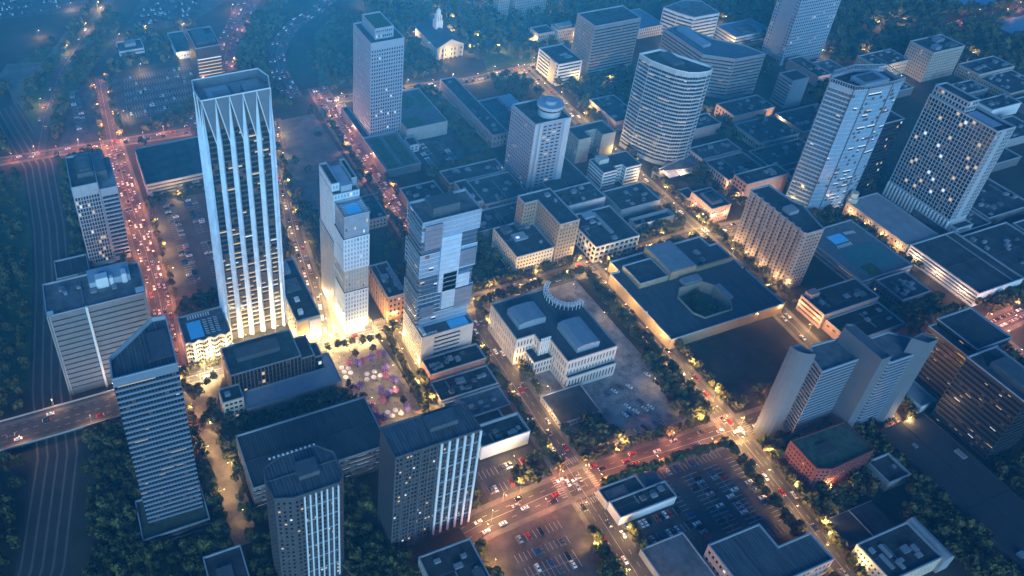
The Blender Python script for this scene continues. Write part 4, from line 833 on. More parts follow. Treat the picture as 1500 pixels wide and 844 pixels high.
patch('gravel_yard', [(166, 645), (209, 645), (211, 480), (160, 480), (153, 560)], mat('gravel', (.13, .13, .13), .95, noise=.35, nscale=.12), .014)
patch('sandy_clearing', [(-75, 800), (-55, 850), (-20, 842), (10, 905), (20, 900), (-5, 840), (-20, 820), (-40, 790), (-44, 750), (-52, 752), (-56, 795)], SANDG, .014)
patch('lawn', [(205, 690), (230, 690), (262, 800), (300, 840), (330, 800), (325, 700), (270, 680)], LAWN, .012, avoid=False)
patch('lawn', [(-82, 400), (-42, 400), (-38, 640), (-90, 640)], LAWN, .012, avoid=False)
patch('lawn', [(400, 660), (430, 750), (500, 690), (470, 660)], LAWN, .012, avoid=False)
patch('lawn', [(-60, 700), (-45, 850), (30, 900), (55, 860), (10, 780), (-10, 720)], LAWN, .010, avoid=False)
# cross walks
walk_mb = MB()
def crosswalk(x0, y0, x1, y1, along, n):
    for i in range(n):
        t = (i+.25)/n
        if along == 'x': xa = x0+(x1-x0)*t; walk_mb.box(xa, y0, .149, xa+(x1-x0)/n*.5, y1, .152)
        else: ya = y0+(y1-y0)*t; walk_mb.box(x0, ya, .149, x1, ya+(y1-y0)/n*.5, .152)
for c in ((212, 231, 229, 234.5, 'x', 12), (211, 205, 228, 208.5, 'x', 12), (228, 213, 231.5, 227, 'y', 10), (207, 213, 210.5, 227, 'y', 10), (157, 363, 160, 373, 'y', 8), (160, 374.5, 167, 377.5, 'x', 6), (134, 367, 137, 377, 'y', 8), (320, 224.5, 334, 227.5, 'x', 10), (335.5, 210, 338.5, 222, 'y', 9), (314, 361, 322, 364, 'x', 7), (110, 366, 113, 377, 'y', 8)): crosswalk(*c)
# stalls
STALLS = []   # (x, y, heading, lot)
def stalls(x0, y0, dx, n, depth, lot, step=2.6, double=False, vert=True, z=.03, lines=True):
    """vert: stalls stacked along y, cars point along x; else stalls along x, cars point along y"""
    for i in range(n+1):
        t = i*step
        D = depth*(2 if double else 1)
        if lines:
            if vert: line_mb.box(x0, y0+t-.1, z, x0+D, y0+t+.1, z+.004)
            else: line_mb.box(x0+t-.1, y0, z, x0+t+.1, y0+D, z+.004)
        if i < n:
            for k in range(2 if double else 1):
                if vert: STALLS.append((x0+depth*(k+.5), y0+t+step/2, 0 if k else pi, lot))
                else: STALLS.append((x0+t+step/2, y0+depth*(k+.5), pi/2 if k else -pi/2, lot))
    if lines:
        if vert:
            if double: line_mb.box(x0+depth-.06, y0, z+.005, x0+depth+.06, y0+n*step, z+.009)
        elif double: line_mb.box(x0, y0+depth-.06, z+.005, x0+n*step, y0+depth+.06, z+.009)
E_ = 'east lot'
stalls(277.2, 164.3, 0, 14, 5.3, 'east', double=True); stalls(292.4, 164.3, 0, 14, 4.8, 'east', double=True)
stalls(308.2, 160, 0, 16, 5, 'east'); stalls(263.8, 160, 0, 16, 5, 'east'); stalls(266, 204, 0, 16, 5, 'east', vert=False); stalls(292, 153.5, 0, 6, 5, 'east', vert=False)
stalls(228.8, 182.2, 0, 13, 5, 'hall', vert=False); stalls(229.2, 172.6, 0, 13, 5, 'hall', vert=False)
stalls(171, 198.2, 0, 10, 4.6, 'corner', vert=False); stalls(165.2, 189.2, 0, 12, 4.6, 'corner', vert=False); stalls(166.5, 176, 0, 11, 4.9, 'corner', double=True, vert=False)
stalls(171, 240.2, 0, 12, 5, 'loading', vert=False); stalls(171, 229.5, 0, 6, 5, 'loading', vert=False)
stalls(50, 510, 0, 17, 4.6, 'avenue', double=True); stalls(68, 512, 0, 17, 4.6, 'avenue', double=True); stalls(50, 458, 0, 17, 4.6, 'avenue', double=True); stalls(68, 456, 0, 17, 4.6, 'avenue', double=True); stalls(86, 456, 0, 38, 4.6, 'avenue')
for k in range(6): stalls(45+k*1.5, 698+k*14, 0, 25+min(k, 2)*2, 4.8, 'north', double=True, vert=False)
stalls(-2, 690, 0, 30, 4.8, 'side', double=True)
for k in range(5): stalls(82+k*8, 890+k*16, 0, 24, 5, 'far', double=True, vert=False, lines=False)
for k in range(5): stalls(-70, 968+k*17, 0, 34, 5, 'far', double=True, vert=False, lines=False)
stalls(274, 523, 0, 15, 5, 'podium', double=True); stalls(291, 523, 0, 15, 5, 'podium', double=True)
structure('road_marking', line_mb, PAINT); structure('crosswalk', walk_mb, mat('worn_paint', (.24, .23, .22), .8, noise=.5, nscale=1))
# rails
RAIL = [(-90, 215), (-66, 275), (-52, 343), (-51, 395), (-41, 500), (-38, 560), (-39, 650), (-62, 760)]
a = MB(); ribbon(a, RAIL, 27, .022); structure('rail_bed', a, mat('ballast', (.045, .038, .036), .95, noise=.3, nscale=.1))
ROADS.append((RAIL, 29))
a = MB()
for k in range(5): ribbon(a, RAIL, 1.3, .06, -11+k*5.5)
structure('rail_track', a, mat('track_bed_pale', (.14, .11, .085), .6, noise=.2))
# bridge over the rails
r = empty('bridge', (-45, 364, 0), 'road bridge with pale parapets crossing the rail tracks at left edge', 'bridge')
slab(r, 'deck', -130, 353, 4.3, 14, 375, 5.2, ASPH)
for y in (353, 374.6): slab(r, 'parapet', -130, y, 5.2, 14, y+.4, 6.3, CONC)
for y in (355.4, 372): slab(r, 'sidewalk', -130, y-1.9, 5.2, 14, y+.4, 5.35, PAVE)
a = MB()
for k in range(24): a.box(-84+k*6, -.1, 5.2, -81+k*6, .1, 5.206); a.box(-84+k*6, -5, 5.2, -81+k*6, -4.85, 5.206); a.box(-84+k*6, 5, 5.2, -81+k*6, 5.15, 5.206)
a.obj('lane_marking', PAINT, r)
for x in (-85, -22): slab(r, 'pier', x, 355, 0, x+2, 373, 4.3, CONC)
AVOID.append(rect(-130, 351, 16, 377))
slab(r, 'abutment', 12, 353.5, 0, 19, 374.5, 4.2, CONC)
# water and far road
WAT = mat('river_water', (.16, .24, .31), .12, noise=.1, nscale=.02)
patch('river', [(962, 612), (985, 585), (1040, 596), (1300, 700), (1300, 1100), (900, 800)], WAT, .03)
patch('river', [(975, 556), (975, 520), (1020, 500), (1300, 480), (1300, 556)], WAT, .03)
# ------------------------------------------------------------------ trees
def leaf_mesh(name, seed, nl, size, spread, h, mats, lobes=9):
    r = random.Random(seed); a = MB(); L = []
    for i in range(lobes):
        t = r.uniform(0, 2*pi); q = math.sqrt(r.random())*spread*.62
        L.append((cos(t)*q, sin(t)*q, h*(.42+.42*r.random()*(1-.4*q/spread)), spread*r.uniform(.32, .55), h*r.uniform(.13, .22)))
    L.append((0, 0, h*.8, spread*.45, h*.18))
    for i in range(nl):
        cx, cy, cz, rr, rz = L[i % len(L)]
        u = r.uniform(-.55, 1); t = r.uniform(0, 2*pi); s = math.sqrt(1-u*u); k = r.uniform(.7, 1.05)
        p = Vector((cx+rr*k*s*cos(t), cy+rr*k*s*sin(t), cz+rz*k*u))
        n = (Vector((s*cos(t), s*sin(t), u))+Vector((r.gauss(0, .5), r.gauss(0, .5), r.gauss(0, .5)))).normalized()
        e = n.orthogonal().normalized(); f = n.cross(e); w = size*r.uniform(.6, 1.25); v = w*r.uniform(.5, .9)
        ang = r.uniform(0, pi); e2 = e*cos(ang)+f*sin(ang); f2 = n.cross(e2)
        a.quad(tuple(p-e2*w*.5-f2*v*.3), tuple(p+f2*v*.6), tuple(p+e2*w*.5-f2*v*.2), tuple(p-f2*v*.6), 0 if r.random() < .6 else 1)
    return a.mesh(name, mats)
def leafmat(name, c, rv=.35):
    m = mat(name, c, .75, noise=.45, nscale=.3, randv=rv, spec=.25); return m
LA, LBm = leafmat('leaf_green', (.090, .098, .022)), leafmat('leaf_olive', (.105, .105, .030))
LC, LD = leafmat('leaf_dark', (.062, .066, .020)), leafmat('leaf_brown', (.10, .050, .022))
LP1, LP2 = leafmat('blossom_purple', (.33, .20, .55), .15), leafmat('blossom_lilac', (.48, .34, .66), .15)
LK1, LK2 = leafmat('blossom_pink', (.58, .20, .30), .15), leafmat('blossom_rose', (.66, .34, .42), .15)
BARK = mat('bark', (.06, .045, .035), .9, noise=.3, nscale=2)
def trunk_mesh(seed, h):
    r = random.Random(seed); a = MB(); a.tube((0, 0, 0), (.1, .05, h*.38), .26, .18, 7)
    for i in range(4):
        t = i*pi/2+r.random(); a.tube((.1, .05, h*.34), (cos(t)*h*.2, sin(t)*h*.2, h*.66), .14, .05, 5)
    a.tube((.1, .05, h*.36), (0, 0, h*.78), .15, .05, 5); return a.mesh('trunk', [BARK])
CROWNS = [leaf_mesh('crown', 10+i, 560, 1.05, 2.7, 7.6, [LA, LBm] if i % 2 else [LC, LA]) for i in range(5)]
TRUNKS = [trunk_mesh(i, 7.6) for i in range(3)]
PURP = leaf_mesh('crown', 40, 420, .75, 2.2, 5.2, [LP1, LP2]); PNK = leaf_mesh('crown', 41, 420, .75, 2.0, 4.8, [LK1, LK2]); RUST = leaf_mesh('crown', 42, 420, .75, 2.2, 5.4, [LD, LD])
TALLK = TRUNKS[0]
def tree(x, y, s, crown, label, cat='tree', group=None, name='tree', z=0):
    e = bpy.data.objects.new(name, None); e.location = (x, y, z); s2 = s*RN.uniform(.92, 1.08); e.scale = (s, s, s2); e.rotation_euler = (0, 0, RN.uniform(0, 6.28)); link(e); tag(e, label, cat, group); e.scale = (s*1.3, s*1.3, s2*1.25)
    for nm, me in (('trunk', TRUNKS[int(RN.random()*3)]), ('crown', crown)): link(bpy.data.objects.new(nm, me), e)
def seg_d(x, y, a, b):
    dx, dy = b[0]-a[0], b[1]-a[1]; t = max(0, min(1, ((x-a[0])*dx+(y-a[1])*dy)/(dx*dx+dy*dy))); return hypot(x-a[0]-t*dx, y-a[1]-t*dy)
AB = [(P, min(p[0] for p in P), max(p[0] for p in P), min(p[1] for p in P), max(p[1] for p in P)) for P in AVOID]
LBX = [(P, min(p[0] for p in P), max(p[0] for p in P), min(p[1] for p in P), max(p[1] for p in P)) for P in LOTS]
def free(x, y, m=1.6, lots=True, roads=True):
    for P, x0, x1, y0, y1 in AB:
        if x0-m < x < x1+m and y0-m < y < y1+m:
            if len(P) == 4 or inpoly(x, y, offset(ccw(P), m)): return False
    if lots:
        for P, x0, x1, y0, y1 in LBX:
            if x0 < x < x1 and y0 < y < y1 and inpoly(x, y, P): return False
    if roads:
        for pts, w in ROADS:
            for i in range(len(pts)-1):
                if seg_d(x, y, pts[i], pts[i+1]) < w/2+.3: return False
    return True
TREES = []  # (x, y, scale, grouplabel, group)
def tadd(x, y, s, lab, grp, **k):
    if inview(x, y, 4, 25) and free(x, y, **k): TREES.append((x, y, s, lab, grp))
def trow(x0, y0, x1, y1, step, lab, grp, s=(.8, 1.1), **k):
    L = hypot(x1-x0, y1-y0); n = max(1, int(L/step))
    for i in range(n+1):
        t = i/n; tadd(x0+(x1-x0)*t+RN.uniform(-.6, .6), y0+(y1-y0)*t+RN.uniform(-.6, .6), RN.uniform(*s), lab, grp, **k)
def tarea(poly, sp, lab, grp, s=(.75, 1.25), keep=1., **k):
    xs = [p[0] for p in poly]; ys = [p[1] for p in poly]; y = min(ys)
    while y < max(ys):
        x = min(xs)
        while x < max(xs):
            px, py = x+RN.uniform(-.45, .45)*sp, y+RN.uniform(-.45, .45)*sp
            if inpoly(px, py, poly) and RN.random() < keep: tadd(px, py, RN.uniform(*s), lab, grp, **k)
            x += sp
        y += sp*.9
nr = dict(roads=False, lots=False)
# street rows
trow(231.4, 228, 231.8, 362, 5.2, 'round street tree between the stone museum and the avenue', 'street trees along the museum side', **nr)
trow(213.2, 230, 214, 362, 6, 'street tree on the glass tower side of the avenue', 'street trees on the glass tower side', **nr)
trow(319.8, 232, 321.5, 362, 4.6, 'street tree on the museum side of the street left of the civic building', 'street trees left of the civic building', **nr)
trow(314.5, 232, 316, 350, 5.2, 'tree in the inner row behind the street left of the civic building', 'inner row behind the civic street', **nr)
trow(336.2, 228, 337.3-5.8+5, 280, 4.6, 'street tree beside the black tarmac field', 'street trees beside the tarmac field', **nr)
trow(235, 229.5, 312, 226.5, 4.6, 'street tree along the front of the museum car court', 'street trees before the museum court', **nr)
trow(231, 211.6, 312, 208.9, 4.5, 'street tree between the lower cross street and the large car park', 'street trees along the large car park', **nr)
trow(314.5, 206, 306, 104, 5, 'street tree between the large car park and the orange lit street', 'street trees at the large car park right side', **nr)
trow(334, 200, 320, 100, 5, 'street tree on the right of the orange lit lower street', 'street trees right of the lower street', **nr)
trow(230, 204, 226.5, 120, 5, 'street tree between the avenue and the blue roofed hall', 'street trees by the hall', **nr)
trow(210, 190, 206, 130, 5, 'tree on the verge by the corner car park', 'verge trees by the corner lot', **nr)
trow(233, 363.2, 318, 364.5, 4.8, 'street tree behind the stone museum along the upper cross street', 'street trees behind the museum', **nr)
trow(230, 376.5, 325, 377.5, 5, 'street tree before the white grid block on the upper cross street', 'street trees before the grid block', **nr)
trow(340, 366, 420, 368, 5, 'street tree behind the civic building', 'street trees behind the civic building', **nr)
trow(417+11, 286, 428-2, 362, 5, 'street tree between the civic building and the bay windowed slab', 'street trees right of the civic building', **nr)
trow(439, 286, 440, 440, 5.5, 'street tree by the bay windowed slab street', 'street trees by the bay slab', **nr)
trow(173-5, 300, 170, 364, 4.6, 'street tree lining the lane right of the plaza', 'plaza lane right side trees', **nr)
trow(160.5, 295, 162.5, 362, 4.2, 'dark street tree at the right edge of the plaza', 'plaza edge trees', **nr)
trow(122.5, 362.5, 156, 357.5, 5.6, 'round green tree at the back edge of the plaza', 'plaza back row trees', s=(.75, .95), **nr)
trow(214, 382, 216, 640, 6, 'tree beside the red avenue left side', 'trees on the left of the red avenue', **nr)
trow(232.5, 384, 231, 524, 6, 'tree beside the red avenue right side', 'trees on the right of the red avenue', **nr)
trow(145, 490, 160, 600, 6, 'tree right of the curving street behind the slender tower', 'trees right of the curving street', **nr)
tarea([(123.5, 420), (133, 417), (150, 560), (140, 560), (128, 480)], 5, 'dense tree between the tallest tower and curving street', 'trees by the curving street', roads=True)
tarea([(138, 418), (160, 418), (160, 560), (155, 560), (142, 480)], 6, 'dense tree behind the slender tower', 'trees behind the slender tower')
tarea([(184, 384), (212, 384), (212, 466), (184, 440)], 8.5, 'park tree in the square behind the glass tower', 'park trees behind the glass tower', keep=.7)
trow(10.5, 430, 12, 640, 7, 'tree left of the traffic filled avenue at left', 'trees left of the left avenue', **nr)
trow(38, 450, 40, 560, 8, 'tree between the left avenue and its car park', 'trees right of the left avenue', s=(.6, .9), **nr)
tarea([(40, 440), (100, 440), (100, 408), (62, 408), (62, 420), (38, 425)], 5, 'dense dark tree in the grove left of the tallest tower', 'grove beside the tallest tower')
tarea([(36, 556), (112, 556), (112, 573), (36, 573)], 6, 'tree before the flat garage roof', 'trees before the flat garage', s=(.6, .9), lots=False)
tarea([(100, 560), (128, 560), (150, 680), (112, 690), (100, 640)], 6, 'tree between garage roof and gravel yard', 'trees by the gravel yard', keep=.8)
tarea([(156, 480), (212, 480), (212, 645), (165, 650), (154, 570)], 17, 'lone tree on the gravel yard', 'trees on the gravel yard', keep=.4, lots=False, roads=True)
trow(17.5, 668, 21, 780, 6, 'tree on the left of the quiet street between the upper left car parks', 'trees by the upper left street', **nr)
trow(34, 668, 37, 780, 6, 'tree on the right of the quiet street between the upper left car parks', 'trees right of the upper left street', **nr)
# plaza promenade
trow(30, 377, 60, 377.5, 5, 'round tree under the wavy podium front', 'trees under the wavy podium', s=(.6, .8), **nr)
trow(41, 362, 52, 364, 4.5, 'round tree at the promenade beside the copper office', 'promenade trees', s=(.7, .85), **nr)
tarea([(25, 380), (33, 380), (31, 330), (38, 330), (40, 345), (34, 366), (28, 366)], 5, 'tree on the promenade between striped tower and copper office', 'promenade grove', keep=.6, lots=False, roads=False)
tarea([(37.5, 303), (44, 303), (44.3, 345), (36, 352)], 4.2, 'tree in the grove left of the small cream block', 'grove left of the cream block', lots=False, roads=False)
trow(26.5, 345, 27, 262, 5, 'tree on the striped tower side of the promenade lane', 'lane trees on the striped tower side', **nr)
trow(26, 372, 31, 352, 4.5, 'tree at the top end of the promenade lane', 'trees at the lane top end', **nr)
trow(124, 330, 124.5, 296, 5, 'tree between plaza and long dark hall', 'trees by the hall end', s=(.6, .8), **nr)
tarea([(46, 304), (46, 328), (120, 326), (120, 304)], 4.8, 'dense tree in the strip behind the long dark hall', 'trees behind the hall')
tarea([(20, 300), (24, 330), (10, 350), (-34, 350), (-34, 312), (-13, 292), (16, 309)], 5.2, 'dark tree behind the striped tower', 'trees behind the striped tower')
tarea([(22, 245), (28, 250), (30, 296), (21, 305)], 5, 'tree between the striped tower and the promenade lane', 'trees by the striped tower', lots=False)
tarea([(40, 262), (46, 304), (42, 304), (39, 270)], 4.5, 'tree between the lane and the long dark hall', 'trees left of the hall', lots=False, roads=False)
tarea([(-40, 262), (-16, 262), (-14, 292), (-34, 312), (-37, 345)], 5, 'dark tree between rails and striped tower', 'trees between rails and striped tower')
tarea([(-44, 190), (44, 190), (46, 262), (22, 262), (-15, 264), (-44, 264)], 5.2, 'dark tree in the wood at the foot of the striped tower', 'wood at lower left')
tarea([(80, 200), (105, 200), (105, 264), (82, 264), (60, 262), (48, 262), (60, 241), (80, 236)], 5, 'dark tree in the gap between the two bottom towers', 'trees between the bottom towers')
tarea([(80, 160), (112, 160), (112, 216), (80, 216)], 5, 'dark tree in the wood below the bottom towers', 'wood below the bottom towers')
tarea([(146, 176), (160, 205), (166, 224), (153, 245), (152, 217), (143, 214)], 5, 'tree at the right foot of the pilastered tower', 'trees by the pilastered tower')
tarea([(184, 227), (207, 227), (207, 240), (190, 238)], 4.6, 'tree on the island by the small car park at the crossing', 'island trees at the crossing', **nr)
tarea([(201, 172), (208, 182), (206, 150), (198, 150)], 4.6, 'tree on the island beside the avenue at the bottom', 'island trees by the avenue', **nr)
tarea([(233, 232), (258, 230), (258, 252), (248, 253), (233, 250)], 5.5, 'large tree in the garden before the flat pavilion', 'garden trees before the pavilion', s=(1., 1.4), keep=.7, lots=False)
tarea([(302, 232), (313, 232), (314, 285), (307, 280)], 4.8, 'large tree along the edge of the museum car court', 'trees at the car court edge', s=(1., 1.4), **nr)
tarea([(362, 297), (391, 297), (391, 315), (362, 315)], 5, 'tree in the round planted court of the civic building', 'court trees', s=(.7, 1), roads=False, lots=False) if False else None
for i in range(26):
    t = RN.uniform(0, 6.28); q = math.sqrt(RN.random())*10.5; TREES.append((377+cos(t)*q*1.15, 306.5+sin(t)*q, RN.uniform(.55, .85), 'tree in the round planted court of the civic building', 'court trees'))
tarea([(338, 226), (420, 223), (420, 236), (338, 233)], 7, 'tree on the front edge of the black tarmac field', 'trees before the tarmac field', keep=.6, lots=False)
tarea([(318, 188), (336, 192), (360, 225), (420, 222), (440, 240), (440, 205), (392, 190), (384, 186), (380, 170), (335, 165), (320, 150)], 6, 'tree around the feet of the twin towers', 'trees around the twin towers')
tarea([(383, 186), (404, 176), (440, 186), (440, 200), (415, 200)], 5, 'dark tree beside the twin tower foot', 'dark trees by the twin tower')
tarea([(362, 112), (400, 84), (400, 184), (384, 186), (377, 168), (395, 152), (376, 140), (364, 132)], 5, 'dark tree in the wood left of the long elevated deck', 'wood by the elevated deck')
tarea([(310, 154), (328, 132), (330, 150), (376, 152), (376, 166), (335, 165), (318, 160)], 5.5, 'tree between the red building and flat canopy', 'trees by the red building')
tarea([(437, 70), (560, 70), (560, 130), (468, 146), (440, 140)], 5.5, 'dark tree in the wood right of the black offices', 'wood right of the black offices')
tarea([(468, 148), (540, 150), (540, 215), (492, 225), (492, 190), (470, 182)], 5.5, 'tree behind the black offices near the red traffic', 'trees behind the black offices')
tarea([(488, 228), (540, 228), (540, 240), (530, 255), (488, 256)], 5.5, 'tree between the warehouse and slatted garage', 'trees by the slatted garage')
tarea([(545, 228), (640, 228), (640, 238), (550, 239)], 5, 'tree in the row along the slatted garage end', 'trees along the slatted garage end')
tarea([(543, 282), (551, 282), (551, 352), (543, 340)], 5, 'tree between the turquoise deck and stone hall', 'trees by the stone hall')
tarea([(493, 340), (545, 340), (545, 356), (470, 362), (470, 340)], 6, 'tree behind the turquoise deck', 'trees behind the turquoise deck')
tarea([(380, 376), (425, 378), (425, 392), (380, 390)], 5, 'tree around the walled enclosure', 'trees by the walled enclosure')
tarea([(372, 380), (382, 392), (382, 412), (373, 412)], 5, 'tree left of the walled enclosure', 'trees left of the walled enclosure')
tarea([(421, 386), (427, 386), (428, 440), (421, 440)], 4.5, 'tree right of the walled enclosure', 'trees right of the walled enclosure')
tarea([(230, 378), (270, 380), (270, 424), (232, 424)], 6, 'tree in the car park corner behind the glass tower', 'trees behind the glass tower', keep=.65)
tarea([(427, 462), (444, 446), (444, 500), (428, 500)], 5.5, 'tree at the left foot of the curved tower', 'trees at the curved tower')
tarea([(463, 405), (484, 384), (484, 440), (464, 440)], 6, 'tree by the pink pavilion', 'trees by the pink pavilion', keep=.7)
# upper area
tarea([(326, 518), (330, 640), (314, 650), (314, 515)], 5, 'tree between roof garden and long stone building', 'trees left of the long stone building')
tarea([(355, 516), (425, 516), (425, 532), (355, 532)], 6, 'tree in front of the long stone building', 'trees before the long stone building')
tarea([(262, 508), (330, 508), (326, 522), (312, 518), (264, 519)], 5, 'tree behind the brown brick block', 'trees behind the brick block')
tarea([(320, 662), (360, 665), (356, 760), (400, 765), (398, 690), (440, 680), (445, 800), (330, 800)], 6.5, 'park tree around the white courthouse', 'park trees around the courthouse', keep=.85)
tarea([(240, 665), (325, 662), (340, 800), (300, 850), (235, 740)], 8, 'park tree inside the curving ramp', 'park trees inside the ramp', keep=.75)
tarea([(385, 595), (430, 595), (430, 642), (388, 642)], 6.5, 'tree behind the long stone building', 'trees behind the long stone building', keep=.8)
tarea([(444, 560), (560, 560), (562, 606), (482, 608), (446, 604)], 6, 'tree before the broad tan slab', 'trees before the tan slab')
tarea([(440, 512), (453, 512), (453, 558), (440, 560)], 6, 'tree left of the pink walled theatre', 'trees by the theatre')
tarea([(485, 505), (556, 510), (562, 555), (482, 560)], 7, 'tree between theatre and hotel slab', 'trees by the hotel slab')
tarea([(600, 530), (684, 560), (684, 600), (660, 612), (600, 606), (618, 560)], 7, 'tree between hotel slab and tall slender tower', 'trees by the hotel slab end')
tarea([(532, 464), (552, 464), (600, 482), (600, 512), (545, 515)], 6, 'tree right of the curved tower', 'trees right of the curved tower', keep=.9)
tarea([(640, 482), (700, 480), (750, 500), (750, 530), (690, 512), (650, 515)], 7, 'tree beyond the middle right roofs', 'trees in the middle right', keep=.7)
def far(poly, sp, sc, keep=1., **k): tarea(poly, sp, '', 'far', s=sc, keep=keep, **k)
far([(700, 590), (1000, 575), (960, 612), (985, 640), (900, 800), (700, 690)], 7.5, (1, 1.6))
far([(732, 545), (790, 530), (960, 520), (975, 560), (850, 570), (740, 580)], 7.5, (.9, 1.5), keep=.9)
far([(835, 490), (1000, 430), (1050, 500), (975, 520), (840, 520)], 8, (.9, 1.4))
far([(950, 558), (1150, 545), (1150, 554), (950, 562)], 6, (.9, 1.2)); far([(960, 575), (1200, 575), (1200, 582), (960, 584)], 6, (.9, 1.2))
far([(440, 660), (580, 660), (580, 708), (680, 720), (600, 900), (440, 1000), (330, 930), (350, 800), (440, 800)], 9, (.9, 1.5), keep=.9)
far([(230, 860), (330, 920), (430, 1000), (250, 1060)], 9, (.9, 1.4))
far([(170, 660), (198, 660), (205, 790), (260, 850), (210, 870), (175, 800), (150, 720)], 7.5, (.8, 1.3), keep=.9)
far([(-110, 200), (-80, 215), (-55, 400), (-60, 500), (-100, 500)], 6.5, (.8, 1.2), keep=.7)
far([(-95, 500), (-55, 500), (-54, 640), (-95, 640)], 7, (.9, 1.4), keep=.75)
far([(-26, 410), (-22, 410), (-16, 500), (-16, 545), (15, 545), (15, 650), (-24, 650)], 6, (.8, 1.2))
far([(-110, 668), (-45, 668), (-35, 770), (10, 860), (60, 960), (40, 955), (-10, 870), (-60, 810), (-100, 900)], 7, (.8, 1.3), keep=.8)
far([(-20, 668), (0, 668), (-8, 780), (30, 780), (40, 860), (70, 880), (60, 960), (15, 845), (-22, 730)], 7, (.8, 1.3), keep=.85)
far([(40, 640), (120, 690), (150, 770), (128, 790), (118, 712), (60, 680)], 6.5, (.8, 1.2))
far([(30, 782), (125, 792), (150, 850), (140, 872), (70, 872)], 8, (.8, 1.2), keep=.7)
far([(215, 900), (260, 980), (300, 1000), (250, 1060), (200, 985)], 8, (.9, 1.3))
far([(440, 60), (600, 60), (640, 180), (600, 215), (545, 160)], 8, (.8, 1.2), keep=.6)
far([(600, 340), (640, 346), (640, 440), (600, 442), (592, 400)], 8, (.7, 1.1), keep=.5)
far([(700, 290), (760, 300), (900, 380), (900, 430), (745, 345)], 9, (.7, 1.1), keep=.5)
TREES.sort(key=lambda t: t[0]**2+t[1]**2)
n_ind = 0; REST = []
for x, y, s, lab, grp in TREES:
    if grp != 'far' and n_ind < 296: tree(x, y, s, CROWNS[int(RN.random()*5)], lab, 'tree', grp, 'tree'); n_ind += 1
    else: REST.append((x, y, s))
LOW = [leaf_mesh('low', 60+i, 130, 1.8, 2.9, 7.6, [LA, LBm]) for i in range(4)]
def tree_mass(name, label, rest, mats):
    import numpy as np
    data = []
    for m in LOW:
        v = np.empty(len(m.vertices)*3, 'f'); m.vertices.foreach_get('co', v); mi = np.empty(len(m.polygons), 'i'); m.polygons.foreach_get('material_index', mi); data.append((v.reshape(-1, 3), mi))
    Vs, Ms = [], []
    for x, y, s in rest:
        v, mi = data[int(RN.random()*4)]; a = RN.uniform(0, 6.28); c, d = cos(a), sin(a); far_ = hypot(x, y)
        if far_ > 520: v = v.reshape(-1, 4, 3); ctr = v.mean(1, keepdims=True); v = (ctr+(v-ctr)*1.35)[::2].reshape(-1, 3); mi = mi[::2]
        w = v*s*1.25; Vs.append(np.stack([w[:, 0]*c-w[:, 1]*d+x, w[:, 0]*d+w[:, 1]*c+y, w[:, 2]], 1)); Ms.append(mi)
    V = np.concatenate(Vs).astype('f'); Mi = np.concatenate(Ms); nf = len(V)//4
    me = bpy.data.meshes.new(name); me.vertices.add(len(V)); me.vertices.foreach_set('co', V.ravel()); me.loops.add(nf*4); me.loops.foreach_set('vertex_index', np.arange(nf*4, dtype='i'))
    me.polygons.add(nf); me.polygons.foreach_set('loop_start', np.arange(0, nf*4, 4, dtype='i')); me.polygons.foreach_set('material_index', Mi.astype('i'))
    for m in mats: me.materials.append(m)
    me.update(calc_edges=True); me.validate(); o = link(bpy.data.objects.new(name, me)); o['kind'] = 'stuff'; o['label'] = label; o['category'] = 'woodland'
LW1, LW2 = mat('leaf_mass_a', (.065, .066, .022), .8, noise=.6, nscale=.05, spec=.2), mat('leaf_mass_b', (.088, .080, .024), .8, noise=.6, nscale=.04, spec=.2)
tree_mass('woodland', 'dark trees filling the parks and far woods around the city', REST, [LW1, LW2])
print('trees', n_ind, len(REST))
def ptree(px, py, crown, label, grp, name, s):
    v = pix(px, py); tree(v[0], v[1], s, crown, label, 'tree', grp, name)
def pix(px, py):
    d = (r_*((px-514.322)/1240.06)+d_*((py-269.113)/1240.06)+fwd); t = -CAM_H/d.z; return (d.x*t, d.y*t)
def c32(x, y): return 370+x/3.75, 415+y/3.75
for x, y in ((533, 452), (605, 444), (690, 408), (548, 594), (730, 522), (787, 602), (710, 656), (655, 686), (690, 788)): ptree(*c32(x, y), PNK, 'pink blossoming tree on the plaza among white parasols', 'pink blossom trees', 'blossom_tree', 1.0)
for x, y in ((577, 460), (648, 426), (718, 408), (730, 484), (775, 552), (585, 586), (705, 608), (745, 624), (680, 742), (715, 757), (848, 704)): ptree(*c32(x, y), PURP, 'purple blossoming tree on the plaza among white parasols', 'purple blossom trees', 'blossom_tree', 1.05)
for x, y in ((563, 404), (658, 374), (612, 636), (825, 656)): ptree(*c32(x, y), RUST, 'rust brown round tree at the edge of the plaza', 'rust brown plaza trees', 'tree', .95)
